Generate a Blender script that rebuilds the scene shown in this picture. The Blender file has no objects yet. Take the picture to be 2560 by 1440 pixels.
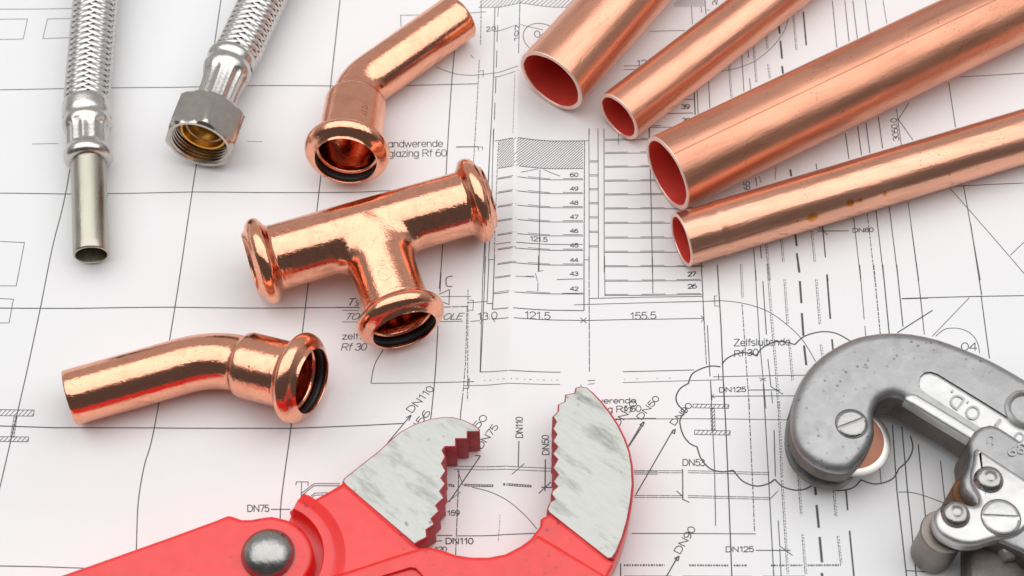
import bpy, bmesh, math, random
import numpy as np
from mathutils import Vector, Matrix
random.seed(7)
S = bpy.context.scene
COL = S.collection
MM = 0.001
rad = math.radians

# ------------------------------------------------------------------ camera
FPX, DIST, PITCH = 4240.0, 470.0, rad(60)
CAM = Vector((0, -DIST*math.cos(PITCH), DIST*math.sin(PITCH)))
cd = bpy.data.cameras.new('camera'); cam = bpy.data.objects.new('camera', cd); COL.objects.link(cam)
cam.location = CAM*MM; cam.rotation_euler = (rad(90)-PITCH, 0, 0)
cd.sensor_width = 36; cd.lens = 36*FPX/2560; cd.clip_start = 0.01; cd.clip_end = 50
cd.dof.use_dof = True; cd.dof.focus_distance = 0.462; cd.dof.aperture_fstop = 24
S.camera = cam
S.render.resolution_x = 1024; S.render.resolution_y = 576
S.view_settings.view_transform = 'Standard'; S.view_settings.look = 'None'
S.view_settings.gamma = 1; S.view_settings.use_curve_mapping = False; S.view_settings.exposure = 0

# ------------------------------------------------------------------ studio surroundings and softbox
W = bpy.data.worlds.new('World'); S.world = W; W.use_nodes = True
wn, wl = W.node_tree.nodes, W.node_tree.links
tc = wn.new('ShaderNodeTexCoord'); sp = wn.new('ShaderNodeSeparateXYZ'); rp = wn.new('ShaderNodeValToRGB')
wl.new(tc.outputs['Generated'], sp.inputs[0]); 
mr = wn.new('ShaderNodeMapRange'); mr.inputs[1].default_value = -1; mr.inputs[2].default_value = 1
wl.new(sp.outputs['Y'], mr.inputs[0]); wl.new(mr.outputs[0], rp.inputs[0])
rp.color_ramp.elements[0].position = 0.30; rp.color_ramp.elements[0].color = (.10, .10, .103, 1)
rp.color_ramp.elements[1].position = 0.75; rp.color_ramp.elements[1].color = (.50, .50, .51, 1)
wl.new(rp.outputs[0], wn['Background'].inputs[0]); wn['Background'].inputs[1].default_value = 1.0

def area(name, loc, sx, sy, power, rot=(0, 0, 0)):
    ld = bpy.data.lights.new(name, 'AREA'); ld.shape = 'RECTANGLE'; ld.size = sx; ld.size_y = sy
    ld.energy = power; ld.color = (1.0, .992, .985)
    o = bpy.data.objects.new(name, ld); COL.objects.link(o); o.location = loc; o.rotation_euler = rot
    return o
area('softbox', (0.0, 0.165, 0.90), 2.5, 1.12, 14.7)

# ------------------------------------------------------------------ helpers
def P(px, py, z=0.0):
    """point of height z (mm) above the table that the photograph shows at pixel (px, py)"""
    f = Vector((0, math.cos(PITCH), -math.sin(PITCH))); u = Vector((0, math.sin(PITCH), math.cos(PITCH)))
    d = f + Vector((1, 0, 0))*((px-1280)/FPX) - u*((py-720)/FPX)
    return CAM + d*((z-CAM.z)/d.z)

def new_mat(name):
    m = bpy.data.materials.new(name); m.use_nodes = True
    return m, m.node_tree.nodes, m.node_tree.links, m.node_tree.nodes['Principled BSDF']

def mat(name, base, metal=0, rough=.4, spec=.5, noise=0.0, nscale=300, rvar=0.0, rscale=500, bump=0.0, bscale=1500,
        stretch=(1, 1, 1), dark=None, dscale=90, damt=.5, coat=0, tint=None, rot=(0, 0, 0), pits=0, pscale=900):
    """procedural surface: colour mottling, roughness variation, fine bump, blotches of tarnish"""
    m, n, l, b = new_mat(name)
    b.inputs['Metallic'].default_value = metal; b.inputs['Roughness'].default_value = rough
    b.inputs['Specular IOR Level'].default_value = spec; b.inputs['Coat Weight'].default_value = coat
    b.inputs['Base Color'].default_value = (*base, 1)
    if tint: b.inputs['Specular Tint'].default_value = (*tint, 1)
    t = n.new('ShaderNodeTexCoord'); mp = n.new('ShaderNodeMapping'); mp.inputs['Scale'].default_value = stretch
    if any(rot): mp.vector_type = 'TEXTURE'; mp.inputs['Scale'].default_value = [1/q for q in stretch]; mp.inputs['Rotation'].default_value = rot
    l.new(t.outputs['Object'], mp.inputs[0])
    def nz(scale, det=4, rg=.6):
        q = n.new('ShaderNodeTexNoise'); q.inputs['Scale'].default_value = scale
        q.inputs['Detail'].default_value = det; q.inputs['Roughness'].default_value = rg
        l.new(mp.outputs[0], q.inputs[0]); return q.outputs[0]
    col = None
    if noise:
        r = n.new('ShaderNodeValToRGB'); l.new(nz(nscale), r.inputs[0])
        r.color_ramp.elements[0].position = .3; r.color_ramp.elements[1].position = .7
        r.color_ramp.elements[0].color = (*[c*(1-noise) for c in base], 1)
        r.color_ramp.elements[1].color = (*[min(1, c*(1+noise*.6)) for c in base], 1)
        col = r.outputs[0]
    if dark:
        r = n.new('ShaderNodeValToRGB'); l.new(nz(dscale, 6, .65), r.inputs[0])
        r.color_ramp.elements[0].position = .52; r.color_ramp.elements[1].position = .72
        r.color_ramp.elements[0].color = (0, 0, 0, 1); r.color_ramp.elements[1].color = (damt, damt, damt, 1)
        mx = n.new('ShaderNodeMix'); mx.data_type = 'RGBA'; l.new(r.outputs[0], mx.inputs[0])
        if col: l.new(col, mx.inputs[6])
        else: mx.inputs[6].default_value = (*base, 1)
        mx.inputs[7].default_value = (*dark, 1); col = mx.outputs[2]
    if pits:
        vo = n.new('ShaderNodeTexVoronoi'); vo.inputs['Scale'].default_value = pscale; l.new(t.outputs['Object'], vo.inputs[0])
        q = n.new('ShaderNodeMapRange'); l.new(vo.outputs['Distance'], q.inputs[0]); q.inputs[1].default_value = .26; q.inputs[2].default_value = .14
        w2 = n.new('ShaderNodeTexNoise'); w2.inputs['Scale'].default_value = pscale*.13; l.new(t.outputs['Object'], w2.inputs[0])
        g = n.new('ShaderNodeMapRange'); l.new(w2.outputs[0], g.inputs[0]); g.inputs[1].default_value = .48; g.inputs[2].default_value = .62; g.inputs[4].default_value = pits
        k = n.new('ShaderNodeMath'); k.operation = 'MULTIPLY'; l.new(q.outputs[0], k.inputs[0]); l.new(g.outputs[0], k.inputs[1])
        mx = n.new('ShaderNodeMix'); mx.data_type = 'RGBA'; l.new(k.outputs[0], mx.inputs[0])
        if col: l.new(col, mx.inputs[6])
        else: mx.inputs[6].default_value = (*base, 1)
        mx.inputs[7].default_value = (*[c*.28 for c in base], 1); col = mx.outputs[2]
    if col: l.new(col, b.inputs['Base Color'])
    if rvar:
        q = n.new('ShaderNodeMapRange'); l.new(nz(rscale), q.inputs[0]); q.inputs[1].default_value = .3; q.inputs[2].default_value = .7
        q.inputs[3].default_value = max(.02, rough-rvar); q.inputs[4].default_value = rough+rvar; l.new(q.outputs[0], b.inputs['Roughness'])
    if bump:
        q = n.new('ShaderNodeBump'); q.inputs['Strength'].default_value = 1; q.inputs['Distance'].default_value = bump*MM
        l.new(nz(bscale, 3), q.inputs['Height']); l.new(q.outputs[0], b.inputs['Normal'])
    return m

M = {}
CU = (.925, .425, .275)
M['copper'] = mat('polished_copper', CU, 1, .14, noise=.07, nscale=260, rvar=.05, rscale=420, bump=.06, bscale=1100, dark=(.5, .22, .135), dscale=210, damt=.42, pits=.45, pscale=1000)
M['copper_worn'] = mat('speckled_copper', CU, 1, .11, noise=.08, nscale=300, rvar=.04, rscale=600, bump=.055, bscale=1300, dark=(.5, .22, .13), dscale=420, damt=.4, pits=.6, pscale=1100)
PIPE = dict(noise=.17, nscale=90, rvar=.07, rscale=220, bump=.10, bscale=420, stretch=(.16, 1, 1), dark=(.42, .18, .105), dscale=170, damt=.5, pits=.5, pscale=700)
M['pipe'] = mat('drawn_copper', (.86, .405, .265), .86, .27, **PIPE)
M['pipe_stained'] = mat('stained_copper', (.88, .44, .30), .88, .22, **PIPE)
M['pipe_dull'] = mat('tarnished_copper', (.80, .37, .24), .82, .33, **dict(PIPE, noise=.24, nscale=70, damt=.7, stretch=(.2, 1, 1)))
def add_mask(name, build, colour, amount):
    '''mixes a mark with a shape of its own (stain, scored line) over a pipe's colour'''
    m = M[name]; n, l = m.node_tree.nodes, m.node_tree.links; b = n['Principled BSDF']
    src = b.inputs['Base Color'].links[0].from_socket
    t = n.new('ShaderNodeTexCoord'); mask = build(n, l, t.outputs['Object'])
    mx = n.new('ShaderNodeMix'); mx.data_type = 'RGBA'; mm = n.new('ShaderNodeMath'); mm.operation = 'MULTIPLY'; mm.inputs[1].default_value = amount
    l.new(mask, mm.inputs[0]); l.new(mm.outputs[0], mx.inputs[0]); l.new(src, mx.inputs[6]); mx.inputs[7].default_value = (*colour, 1); l.new(mx.outputs[2], b.inputs['Base Color'])
def spots(pts):
    def build(n, l, co):
        nz = n.new('ShaderNodeTexNoise'); nz.inputs['Scale'].default_value = 700; l.new(co, nz.inputs[0]); acc = None
        for p, r in pts:
            d = n.new('ShaderNodeVectorMath'); d.operation = 'DISTANCE'; l.new(co, d.inputs[0]); d.inputs[1].default_value = [q*MM for q in p]
            a = n.new('ShaderNodeMath'); a.operation = 'MULTIPLY_ADD'; l.new(nz.outputs[0], a.inputs[0]); a.inputs[1].default_value = -1.6*r*MM; l.new(d.outputs['Value'], a.inputs[2])
            mr = n.new('ShaderNodeMapRange'); l.new(a.outputs[0], mr.inputs[0]); mr.inputs[1].default_value = .25*r*MM; mr.inputs[2].default_value = -.1*r*MM
            if acc is None: acc = mr.outputs[0]
            else:
                q = n.new('ShaderNodeMath'); q.operation = 'MAXIMUM'; l.new(acc, q.inputs[0]); l.new(mr.outputs[0], q.inputs[1]); acc = q.outputs[0]
        return acc
    return build
def scored(angle, r):
    '''thin line along the pipe at one angle round its axis'''
    def build(n, l, co):
        sp = n.new('ShaderNodeSeparateXYZ'); l.new(co, sp.inputs[0])
        z = n.new('ShaderNodeMath'); z.operation = 'SUBTRACT'; l.new(sp.outputs[2], z.inputs[0]); z.inputs[1].default_value = r*MM
        a = n.new('ShaderNodeMath'); a.operation = 'ARCTAN2'; l.new(z.outputs[0], a.inputs[0]); l.new(sp.outputs[1], a.inputs[1])
        d = n.new('ShaderNodeMath'); d.operation = 'SUBTRACT'; l.new(a.outputs[0], d.inputs[0]); d.inputs[1].default_value = angle
        q = n.new('ShaderNodeMath'); q.operation = 'ABSOLUTE'; l.new(d.outputs[0], q.inputs[0])
        mr = n.new('ShaderNodeMapRange'); l.new(q.outputs[0], mr.inputs[0]); mr.inputs[1].default_value = .028; mr.inputs[2].default_value = .010
        return mr.outputs[0]
    return build
M['bore'] = mat('oxidised_copper_bore', (.80, .085, .06), .3, .42, noise=.08, nscale=200)
M['cut'] = mat('cut_copper_edge', (.91, .63, .53), .5, .4, bump=.05, bscale=2500)
M['rubber'] = mat('black_rubber', (.014, .014, .015), 0, .5, .45)
M['steel'] = mat('nickel_steel', (.60, .57, .54), 1, .24, noise=.07, nscale=300, rvar=.06, rscale=500, bump=.05, bscale=1000)
M['tail'] = mat('dull_nickel_tube', (.46, .43, .36), 1, .30, noise=.10, nscale=250, rvar=.06, bump=.04, bscale=900, stretch=(1, .2, 1))
M['braid'] = mat('bright_braid_wire', (.72, .70, .675), 1, .34, noise=.06, nscale=400)
M['liner'] = mat('dark_hose_liner', (.10, .10, .10), 0, .6)
M['nut'] = mat('plated_nut', (.54, .49, .44), 1, .20, noise=.10, nscale=350, rvar=.05, rscale=600, bump=.03, bscale=1200)
M['brass'] = mat('brass', (.74, .40, .085), 1, .26, noise=.08, nscale=300)
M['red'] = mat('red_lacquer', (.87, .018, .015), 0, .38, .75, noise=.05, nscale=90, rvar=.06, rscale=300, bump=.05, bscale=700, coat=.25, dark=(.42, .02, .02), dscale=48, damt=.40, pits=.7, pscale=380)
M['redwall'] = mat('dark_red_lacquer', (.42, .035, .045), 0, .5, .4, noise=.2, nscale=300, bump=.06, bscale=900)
M['ground'] = mat('ground_steel', (.475, .48, .455), .72, .42, noise=.10, nscale=900, rvar=.04, rscale=900, bump=.07, bscale=1500, stretch=(.30, 1.0, 1), rot=(0, 0, rad(-36)), dark=(.12, .12, .105), dscale=210, damt=.7, pits=.7, pscale=420)
M['rivet'] = mat('rivet_steel', (.38, .375, .36), 1, .27, noise=.08, nscale=500, rvar=.07, rscale=700, bump=.08, bscale=900)
M['cast'] = mat('cast_zinc', (.37, .37, .375), .85, .42, noise=.10, nscale=120, rvar=.06, rscale=300, bump=.07, bscale=500, dark=(.15, .145, .13), dscale=110, damt=.4, pits=.7, pscale=520)
M['castdirtreflect'] = mat('dirty_reflecting_cast_zinc', (.18, .155, .14), .6, .5, noise=.25, nscale=160, bump=.12, bscale=500, dark=(.07, .05, .04), dscale=130, damt=.8)  # dirt, with a brown reflection tone put into the colour
M['castlight'] = mat('bright_cast_zinc', (.58, .58, .57), .85, .38, noise=.08, nscale=160, rvar=.06, rscale=300, bump=.06, bscale=500, dark=(.3, .3, .28), dscale=130, damt=.4)
M['wheel'] = mat('cutter_wheel_steel', (.24, .11, .075), 1, .34, noise=.06, nscale=300)
M['roller'] = mat('worn_roller', (.26, .225, .20), .85, .42, noise=.2, nscale=150, bump=.08, bscale=500, dark=(.14, .11, .09), dscale=140, damt=.5)
M['rust'] = mat('rusty_steel', (.19, .085, .035), .5, .55, noise=.3, nscale=250)
M['wheeledge'] = mat('wheel_edge', (.72, .69, .66), 1, .4)
M['ink'] = mat('plan_ink', (.12, .12, .125), 0, .7, .2, noise=.3, nscale=900)
M['inkgrey'] = mat('plan_ink_grey', (.16, .16, .165), 0, .7, .2, noise=.35, nscale=1200)
M['tableface'] = mat('pale_board', (.55, .50, .44), 0, .5, noise=.1, nscale=20, stretch=(.1, 1, 1))

def paper_mat():
    m, n, l, b = new_mat('plan_paper')
    b.inputs['Roughness'].default_value = .62; b.inputs['Specular IOR Level'].default_value = .3
    t = n.new('ShaderNodeTexCoord'); q = n.new('ShaderNodeTexNoise'); q.inputs['Scale'].default_value = 25; q.inputs['Detail'].default_value = 5
    l.new(t.outputs['Object'], q.inputs[0]); r = n.new('ShaderNodeValToRGB'); l.new(q.outputs[0], r.inputs[0])
    r.color_ramp.elements[0].color = (.845, .845, .85, 1); r.color_ramp.elements[1].color = (.875, .875, .88, 1)
    l.new(r.outputs[0], b.inputs['Base Color'])
    q2 = n.new('ShaderNodeTexNoise'); q2.inputs['Scale'].default_value = 1600; l.new(t.outputs['Object'], q2.inputs[0])
    q3 = n.new('ShaderNodeTexNoise'); q3.inputs['Scale'].default_value = 22; q3.inputs['Detail'].default_value = 3; l.new(t.outputs['Object'], q3.inputs[0])
    b3 = n.new('ShaderNodeBump'); b3.inputs['Distance'].default_value = .0011; b3.inputs['Strength'].default_value = 1; l.new(q3.outputs[0], b3.inputs['Height'])
    bp = n.new('ShaderNodeBump'); l.new(b3.outputs[0], bp.inputs['Normal']); bp.inputs['Distance'].default_value = .00003; bp.inputs['Strength'].default_value = .6
    l.new(q2.outputs[0], bp.inputs['Height']); l.new(bp.outputs[0], b.inputs['Normal'])
    return m
M['paper'] = paper_mat()

def thing(name, label, cat, base=(0, 0, 0), rotz=0.0, group=None):
    o = bpy.data.objects.new(name, None); COL.objects.link(o)
    o.empty_display_size = .005
    o.matrix_world = Matrix.Translation(Vector(base)*MM) @ Matrix.Rotation(rotz, 4, 'Z')
    o['label'] = label; o['category'] = cat
    if group: o['group'] = group
    return o

def root_matrix(o):
    m = Matrix.Identity(4)
    while o is not None:
        m = o.matrix_basis @ m; o = o.parent
    return m

def part(name, verts, faces, material, parent, smooth=35, mats=None, fmat=None):
    """mesh part from world-space millimetres"""
    me = bpy.data.meshes.new(name)
    inv = root_matrix(parent).inverted() if parent is not None else Matrix.Identity(4)
    me.from_pydata([inv @ (Vector(v)*MM) for v in verts], [], faces); me.update()
    for k in (mats or [material]): me.materials.append(M[k])
    if fmat is not None:
        for p, i in zip(me.polygons, fmat): p.material_index = i
    bm = bmesh.new(); bm.from_mesh(me)
    if smooth is not None:
        for f in bm.faces: f.smooth = True
        for e in bm.edges:
            if len(e.link_faces) == 2 and e.calc_face_angle(0) > rad(smooth): e.smooth = False
    bm.to_mesh(me); bm.free()
    o = bpy.data.objects.new(name, me); COL.objects.link(o)
    if parent is not None: o.parent = parent
    return o

class MB:
    def __init__(s): s.v = []; s.f = []
    def add(s, v, f):
        k = len(s.v); s.v += [tuple(x) for x in v]; s.f += [tuple(i+k for i in q) for q in f]

def rings(frames, radii, N=72, closed=False, rfun=None, caps=(False, False)):
    """surface through rings: frames = [(centre, tangent)], radii = [r]; rfun(i, theta) multiplies"""
    v, f = [], []; Z = Vector((0, 0, 1))
    for i, ((c, t), r) in enumerate(zip(frames, radii)):
        t = t.normalized(); sd = t.cross(Z).normalized(); up = sd.cross(t).normalized()
        for k in range(N):
            a = 2*math.pi*k/N; rr = r*(rfun(i, a) if rfun else 1)
            v.append(c + sd*(math.cos(a)*rr) + up*(math.sin(a)*rr))
    n = len(radii)
    for i in range(n if closed else n-1):
        j = (i+1) % n
        for k in range(N):
            k2 = (k+1) % N; f.append((i*N+k, j*N+k, j*N+k2, i*N+k2))
    if caps[0]: f.append(tuple(range(N)))
    if caps[1]: f.append(tuple(range((n-1)*N, n*N))[::-1])
    return v, f

class Path:
    """straight - arc - straight path A, V, B with bend radius R (mm)"""
    def __init__(s, A, V, B, R):
        s.A, s.B = A, B; s.d1 = (V-A).normalized(); s.d2 = (B-V).normalized()
        ang = s.d1.angle(s.d2); T = R*math.tan(ang/2); s.ang, s.R = ang, R
        s.l1 = (V-A).length-T; s.la = R*ang; s.l2 = (B-V).length-T; s.L = s.l1+s.la+s.l2
        nrm = (s.d2 - s.d1*s.d1.dot(s.d2)).normalized(); s.c = A+s.d1*s.l1+nrm*R; s.n = nrm
    def __call__(s, t):
        if t <= s.l1: return s.A+s.d1*t, s.d1
        if t <= s.l1+s.la:
            a = (t-s.l1)/s.R
            return s.c - s.n*(s.R*math.cos(a)) + s.d1*(s.R*math.sin(a)), s.d1*math.cos(a)+s.n*math.sin(a)
        return s.B - s.d2*(s.L-t), s.d2

def lathe(c, axis, prof, N=72, closed=False, rfun=None, caps=(False, False)):
    c = Vector(c); axis = Vector(axis).normalized()
    return rings([(c+axis*s, axis) for s, r in prof], [r for s, r in prof], N, closed, rfun, caps)

def torus(c, axis, R, r, ra=None, N=72, n=18):
    ra = ra or r; pr = [(ra*math.sin(2*math.pi*k/n), R+r*math.cos(2*math.pi*k/n)) for k in range(n)]
    return lathe(c, axis, pr, N, True)

def vlathe(c, prof, N=56, caps=(False, True)):
    """lathe about the vertical: prof = [(z, r)]"""
    v, f = [], []
    for z, r in prof:
        for k in range(N):
            a = 2*math.pi*k/N; v.append((c[0]+r*math.cos(a), c[1]+r*math.sin(a), z))
    for i in range(len(prof)-1):
        for k in range(N):
            k2 = (k+1) % N; f.append((i*N+k, i*N+k2, (i+1)*N+k2, (i+1)*N+k))
    if caps[0]: f.append(tuple(range(N))[::-1])
    if caps[1]: f.append(tuple(range((len(prof)-1)*N, len(prof)*N)))
    return v, f

def chaikin(pts, n=2, keep=()):
    for _ in range(n):
        out = []
        for i in range(len(pts)):
            a, b = Vector(pts[i]), Vector(pts[(i+1) % len(pts)])
            out += [a*.75+b*.25, a*.25+b*.75]
        pts = out
    return [Vector(p) for p in pts]

def offset_poly(pts, d):
    """inset (d > 0) of a counter-clockwise xy polygon"""
    n = len(pts); out = []
    for i in range(n):
        a, b, c = pts[i-1], pts[i], pts[(i+1) % n]
        e1 = (b-a); e2 = (c-b)
        n1 = Vector((-e1.y, e1.x)); n2 = Vector((-e2.y, e2.x))
        if n1.length < 1e-9 or n2.length < 1e-9: out.append(b.copy()); continue
        n1.normalize(); n2.normalize(); m = n1+n2
        if m.length < .3: out.append(b+n1*d); continue
        m.normalize(); out.append(b+m*(d/max(.45, m.dot(n1))))
    return out

def slab(poly, z0, z1, bt=.6, bb=.4, seg=3, top=True, bottom=True):
    """plate with rounded edges from an xy outline (Vectors, mm)"""
    pts = [Vector((p[0], p[1])) for p in poly]
    area_ = sum(pts[i-1].x*pts[i].y-pts[i].x*pts[i-1].y for i in range(len(pts)))
    if area_ < 0: pts.reverse()
    lev = []
    for k in range(seg+1):
        a = math.pi/2*k/seg; lev.append((bb*(1-math.sin(a)), z0+bb*(1-math.cos(a))))
    for k in range(seg+1):
        a = math.pi/2*k/seg; lev.append((bt*(1-math.cos(a)), z1-bt*(1-math.sin(a))))
    v, f = [], []; n = len(pts)
    for d, z in lev:
        v += [(p.x, p.y, z) for p in (offset_poly(pts, d) if d > 1e-6 else pts)]
    for i in range(len(lev)-1):
        for k in range(n):
            k2 = (k+1) % n; f.append((i*n+k, i*n+k2, (i+1)*n+k2, (i+1)*n+k))
    if bottom: f.append(tuple(range(n))[::-1])
    cap = [v[(len(lev)-1)*n+k] for k in range(n)]
    if top: f.append(tuple(range((len(lev)-1)*n, len(lev)*n)))
    return v, f, cap

def px_poly(pts, z): return [P(x, y, z).xy for x, y in pts]

def box(c, sx, sy, sz, rot=0):
    cs, sn = math.cos(rot), math.sin(rot); v = []
    for dz in (-.5, .5):
        for dx, dy in ((-.5, -.5), (.5, -.5), (.5, .5), (-.5, .5)):
            x, y = dx*sx, dy*sy; v.append((c[0]+x*cs-y*sn, c[1]+x*sn+y*cs, c[2]+dz*sz))
    return v, [(3, 2, 1, 0), (4, 5, 6, 7), (0, 1, 5, 4), (1, 2, 6, 5), (2, 3, 7, 6), (3, 0, 4, 7)]

def cut(o, verts, faces):
    """boolean difference applied to the mesh of o"""
    me = bpy.data.meshes.new('cutter'); inv = root_matrix(o.parent).inverted() if o.parent else Matrix.Identity(4)
    me.from_pydata([inv @ (Vector(v)*MM) for v in verts], [], faces); me.update()
    for m_ in o.data.materials: me.materials.append(m_)
    me.transform(Matrix.Scale(1000, 4)); o.data.transform(Matrix.Scale(1000, 4))     # millimetres: keeps the solver exact
    c = bpy.data.objects.new('cutter', me); COL.objects.link(c)
    if o.parent: c.parent = o.parent
    md = o.modifiers.new('cut', 'BOOLEAN'); md.operation = 'DIFFERENCE'; md.object = c; md.solver = 'EXACT'
    bpy.context.view_layer.update()
    ev = o.evaluated_get(bpy.context.evaluated_depsgraph_get())
    nm = bpy.data.meshes.new_from_object(ev); nm.transform(Matrix.Scale(MM, 4)); o.modifiers.clear(); o.data = nm
    bpy.data.objects.remove(c)
    bm = bmesh.new(); bm.from_mesh(nm)
    for f in bm.faces: f.smooth = True
    for e in bm.edges: e.smooth = not (len(e.link_faces) == 2 and e.calc_face_angle(0) > rad(33))
    bm.to_mesh(nm); bm.free()

_fonts = {}
def glyphs(text, extrude=0.0, bold=0.0, res=3, shear=0.0):
    cu = bpy.data.curves.new('text', 'FONT'); cu.body = text; cu.size = 1; cu.extrude = extrude; cu.offset = bold
    cu.resolution_u = res; cu.shear = shear
    o = bpy.data.objects.new('text', cu); COL.objects.link(o); bpy.context.view_layer.update()
    me = bpy.data.meshes.new_from_object(o.evaluated_get(bpy.context.evaluated_depsgraph_get()))
    v = [tuple(x.co) for x in me.vertices]; f = [tuple(p.vertices) for p in me.polygons]
    bpy.data.objects.remove(o); bpy.data.meshes.remove(me); bpy.data.curves.remove(cu)
    return v, f
CAPH = .69
# ------------------------------------------------------------------ table and the plan lying on it
def table():
    v, f, _ = slab([Vector((-800, -520)), Vector((800, -520)), Vector((800, 560)), Vector((-800, 560))], -25, -2.6, 2, 2)
    o = part('table_top', v, f, 'tableface', None); o['kind'] = 'structure'
table()

CR0, CR1 = P(1290, 350), P(1272, 960)
def sst(x): x = max(0, min(1, x)); return x*x*(3-2*x)
def hgt(x, y):
    """height of the plan paper: a fold running away from the viewer and faint undulation"""
    t = (y-CR1.y)/(CR0.y-CR1.y); xc = CR1.x+(CR0.x-CR1.x)*t; d = x-xc
    A = 1.0+.95*max(-.7, min(1.15, t))
    if d < 0: h = A*max(0, 1+d/6.0)**1.15
    else: h = A*(max(0, 1-d/11.5)**1.5)
    w = -.30+.16*math.sin(x*.045+1.3+y*.01)*math.cos(y*.05-.4) + .14*math.sin(x*.11-y*.05)
    # soft roll of the sheet towards the front left corner
    q = math.exp(-((y+75+.25*(x+100))/16)**2)*sst((-40-x)/60)
    return h + w - 1.6*q
def sheet():
    xs = list(np.arange(-420, -20, 6.0))+list(np.arange(-20, 24, .5))+list(np.arange(24, 421, 6.0))
    ys = list(np.arange(-240, 361, 5.0))
    v = [(x, y, hgt(x, y)) for y in ys for x in xs]; n = len(xs)
    f = [(j*n+i, j*n+i+1, (j+1)*n+i+1, (j+1)*n+i) for j in range(len(ys)-1) for i in range(n-1)]
    return v, f
SH = MB(); SH.add(*sheet()); NPAPER = len(SH.f)

_lift = [0]
def put(v, f):
    _lift[0] += 1; dz = .05+.006*(_lift[0] % 6)
    SH.add([(x, y, hgt(x, y)+dz) for x, y in v], f)
def L(pts, w=.26, dash=None):
    """inked line through pixel points, w mm wide, optional dash pattern in mm"""
    p = [P(x, y).xy for x, y in pts]; w *= .86 if w < .45 else .95
    v, f = [], []
    pat, pi, left, on = dash, 0, (dash[0] if dash else 1e9), True
    for a, b in zip(p[:-1], p[1:]):
        ln = (b-a).length
        if ln < 1e-6: continue
        d = (b-a)/ln; nn = Vector((-d.y, d.x))*(w/2); t = 0
        while t < ln-1e-6:
            st = min(2.0, ln-t, left)
            if on:
                q0, q1 = a+d*(t-.03), a+d*(t+st+.03); k = len(v)
                v += [q0-nn, q1-nn, q1+nn, q0+nn]; f.append((k, k+1, k+2, k+3))
            t += st; left -= st
            if left <= 1e-6 and dash:
                pi = (pi+1) % len(pat); left = pat[pi]; on = not on
    put(v, f)
def EL(cx, cy, rx, ry, a0=0, a1=360, n=14):
    return [(cx+rx*math.cos(rad(a0+(a1-a0)*i/n)), cy+ry*math.sin(rad(a0+(a1-a0)*i/n))) for i in range(n+1)]
STROKE = {   # drafting letters: strokes in units of the capital height
 '0': (.62, [EL(.28, .5, .27, .5)]), '1': (.50, [[(.08, .76), (.30, 1), (.30, 0)]]), '2': (.62, [EL(.28, .72, .26, .28, 170, -35)+[(.02, 0), (.56, 0)]]),
 '3': (.62, [EL(.27, .76, .23, .24, 160, -90)+EL(.27, .27, .27, .27, 90, -160)]), '4': (.64, [[(.43, 0), (.43, 1), (0, .30), (.58, .30)]]),
 '5': (.62, [[(.50, 1), (.12, 1), (.05, .52)]+EL(.28, .32, .27, .32, 125, -155)]), '6': (.62, [EL(.28, .31, .27, .31), EL(.36, .35, .35, .65, 180, 75)]),
 '7': (.60, [[(0, 1), (.55, 1), (.20, 0)]]), '8': (.62, [EL(.28, .76, .22, .24), EL(.28, .27, .27, .27)]), '9': (.62, [EL(.28, .69, .27, .31), EL(.20, .65, .35, .65, 0, -105)]),
 '.': (.26, [[(.08, .0), (.08, .09)]]), ' ': (.34, []),
 'D': (.82, [[(.05, 0), (.05, 1), (.30, 1)]+EL(.30, .5, .40, .5, 90, -90)+[(.05, 0)]]), 'N': (.82, [[(.05, 0), (.05, 1), (.67, 0), (.67, 1)]]),
 'R': (.80, [[(.05, 0), (.05, 1), (.40, 1)]+EL(.40, .75, .25, .25, 90, -90)+[(.05, .5)], [(.38, .5), (.68, 0)]]), 'T': (.72, [[(0, 1), (.66, 1)], [(.33, 1), (.33, 0)]]),
 'O': (.88, [EL(.41, .5, .38, .5)]), 'L': (.64, [[(.05, 1), (.05, 0), (.56, 0)]]), 'E': (.72, [[(.62, 0), (.05, 0), (.05, 1), (.60, 1)], [(.05, .52), (.55, .52)]]),
 'Z': (.70, [[(.04, 1), (.60, 1), (.02, 0), (.62, 0)]]),
 'a': (.60, [EL(.26, .36, .24, .36), [(.50, .72), (.50, 0)]]), 'n': (.58, [[(.04, .72), (.04, 0)], [(.04, .42)]+EL(.25, .46, .21, .26, 170, 0)+[(.46, 0)]]),
 'd': (.60, [EL(.26, .36, .24, .36), [(.50, 1), (.50, 0)]]), 'w': (.80, [[(0, .72), (.19, 0), (.37, .70), (.55, 0), (.74, .72)]]),
 'e': (.60, [[(.04, .38), (.52, .38)]+EL(.28, .36, .24, .36, 5, 320)]), 'r': (.38, [[(.05, .72), (.05, 0)], [(.05, .44), (.14, .64), (.32, .71)]]),
 'g': (.60, [EL(.26, .36, .24, .36), [(.50, .72), (.50, -.08)]+EL(.27, -.08, .23, .20, 0, -150)]), 'l': (.24, [[(.08, 1), (.08, 0)]]), 'i': (.24, [[(.08, .72), (.08, 0)], [(.08, .92), (.08, 1)]]),
 'z': (.54, [[(.04, .72), (.46, .72), (.02, 0), (.48, 0)]]), 'f': (.34, [[(.12, 0), (.12, .85)]+EL(.26, .85, .14, .15, 180, 80), [(0, .70), (.30, .70)]]),
 's': (.54, [EL(.24, .54, .19, .18, 40, 270, 9)+EL(.24, .18, .21, .18, 90, -140, 9)]), 'u': (.58, [[(.04, .72), (.04, .26)]+EL(.25, .26, .21, .26, 180, 360)+[(.46, .72)], [(.46, .3), (.46, 0)]]), 't': (.34, [[(.12, .95), (.12, .14)]+EL(.24, .14, .12, .14, 180, 300), [(0, .72), (.28, .72)]]),
}
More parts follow.
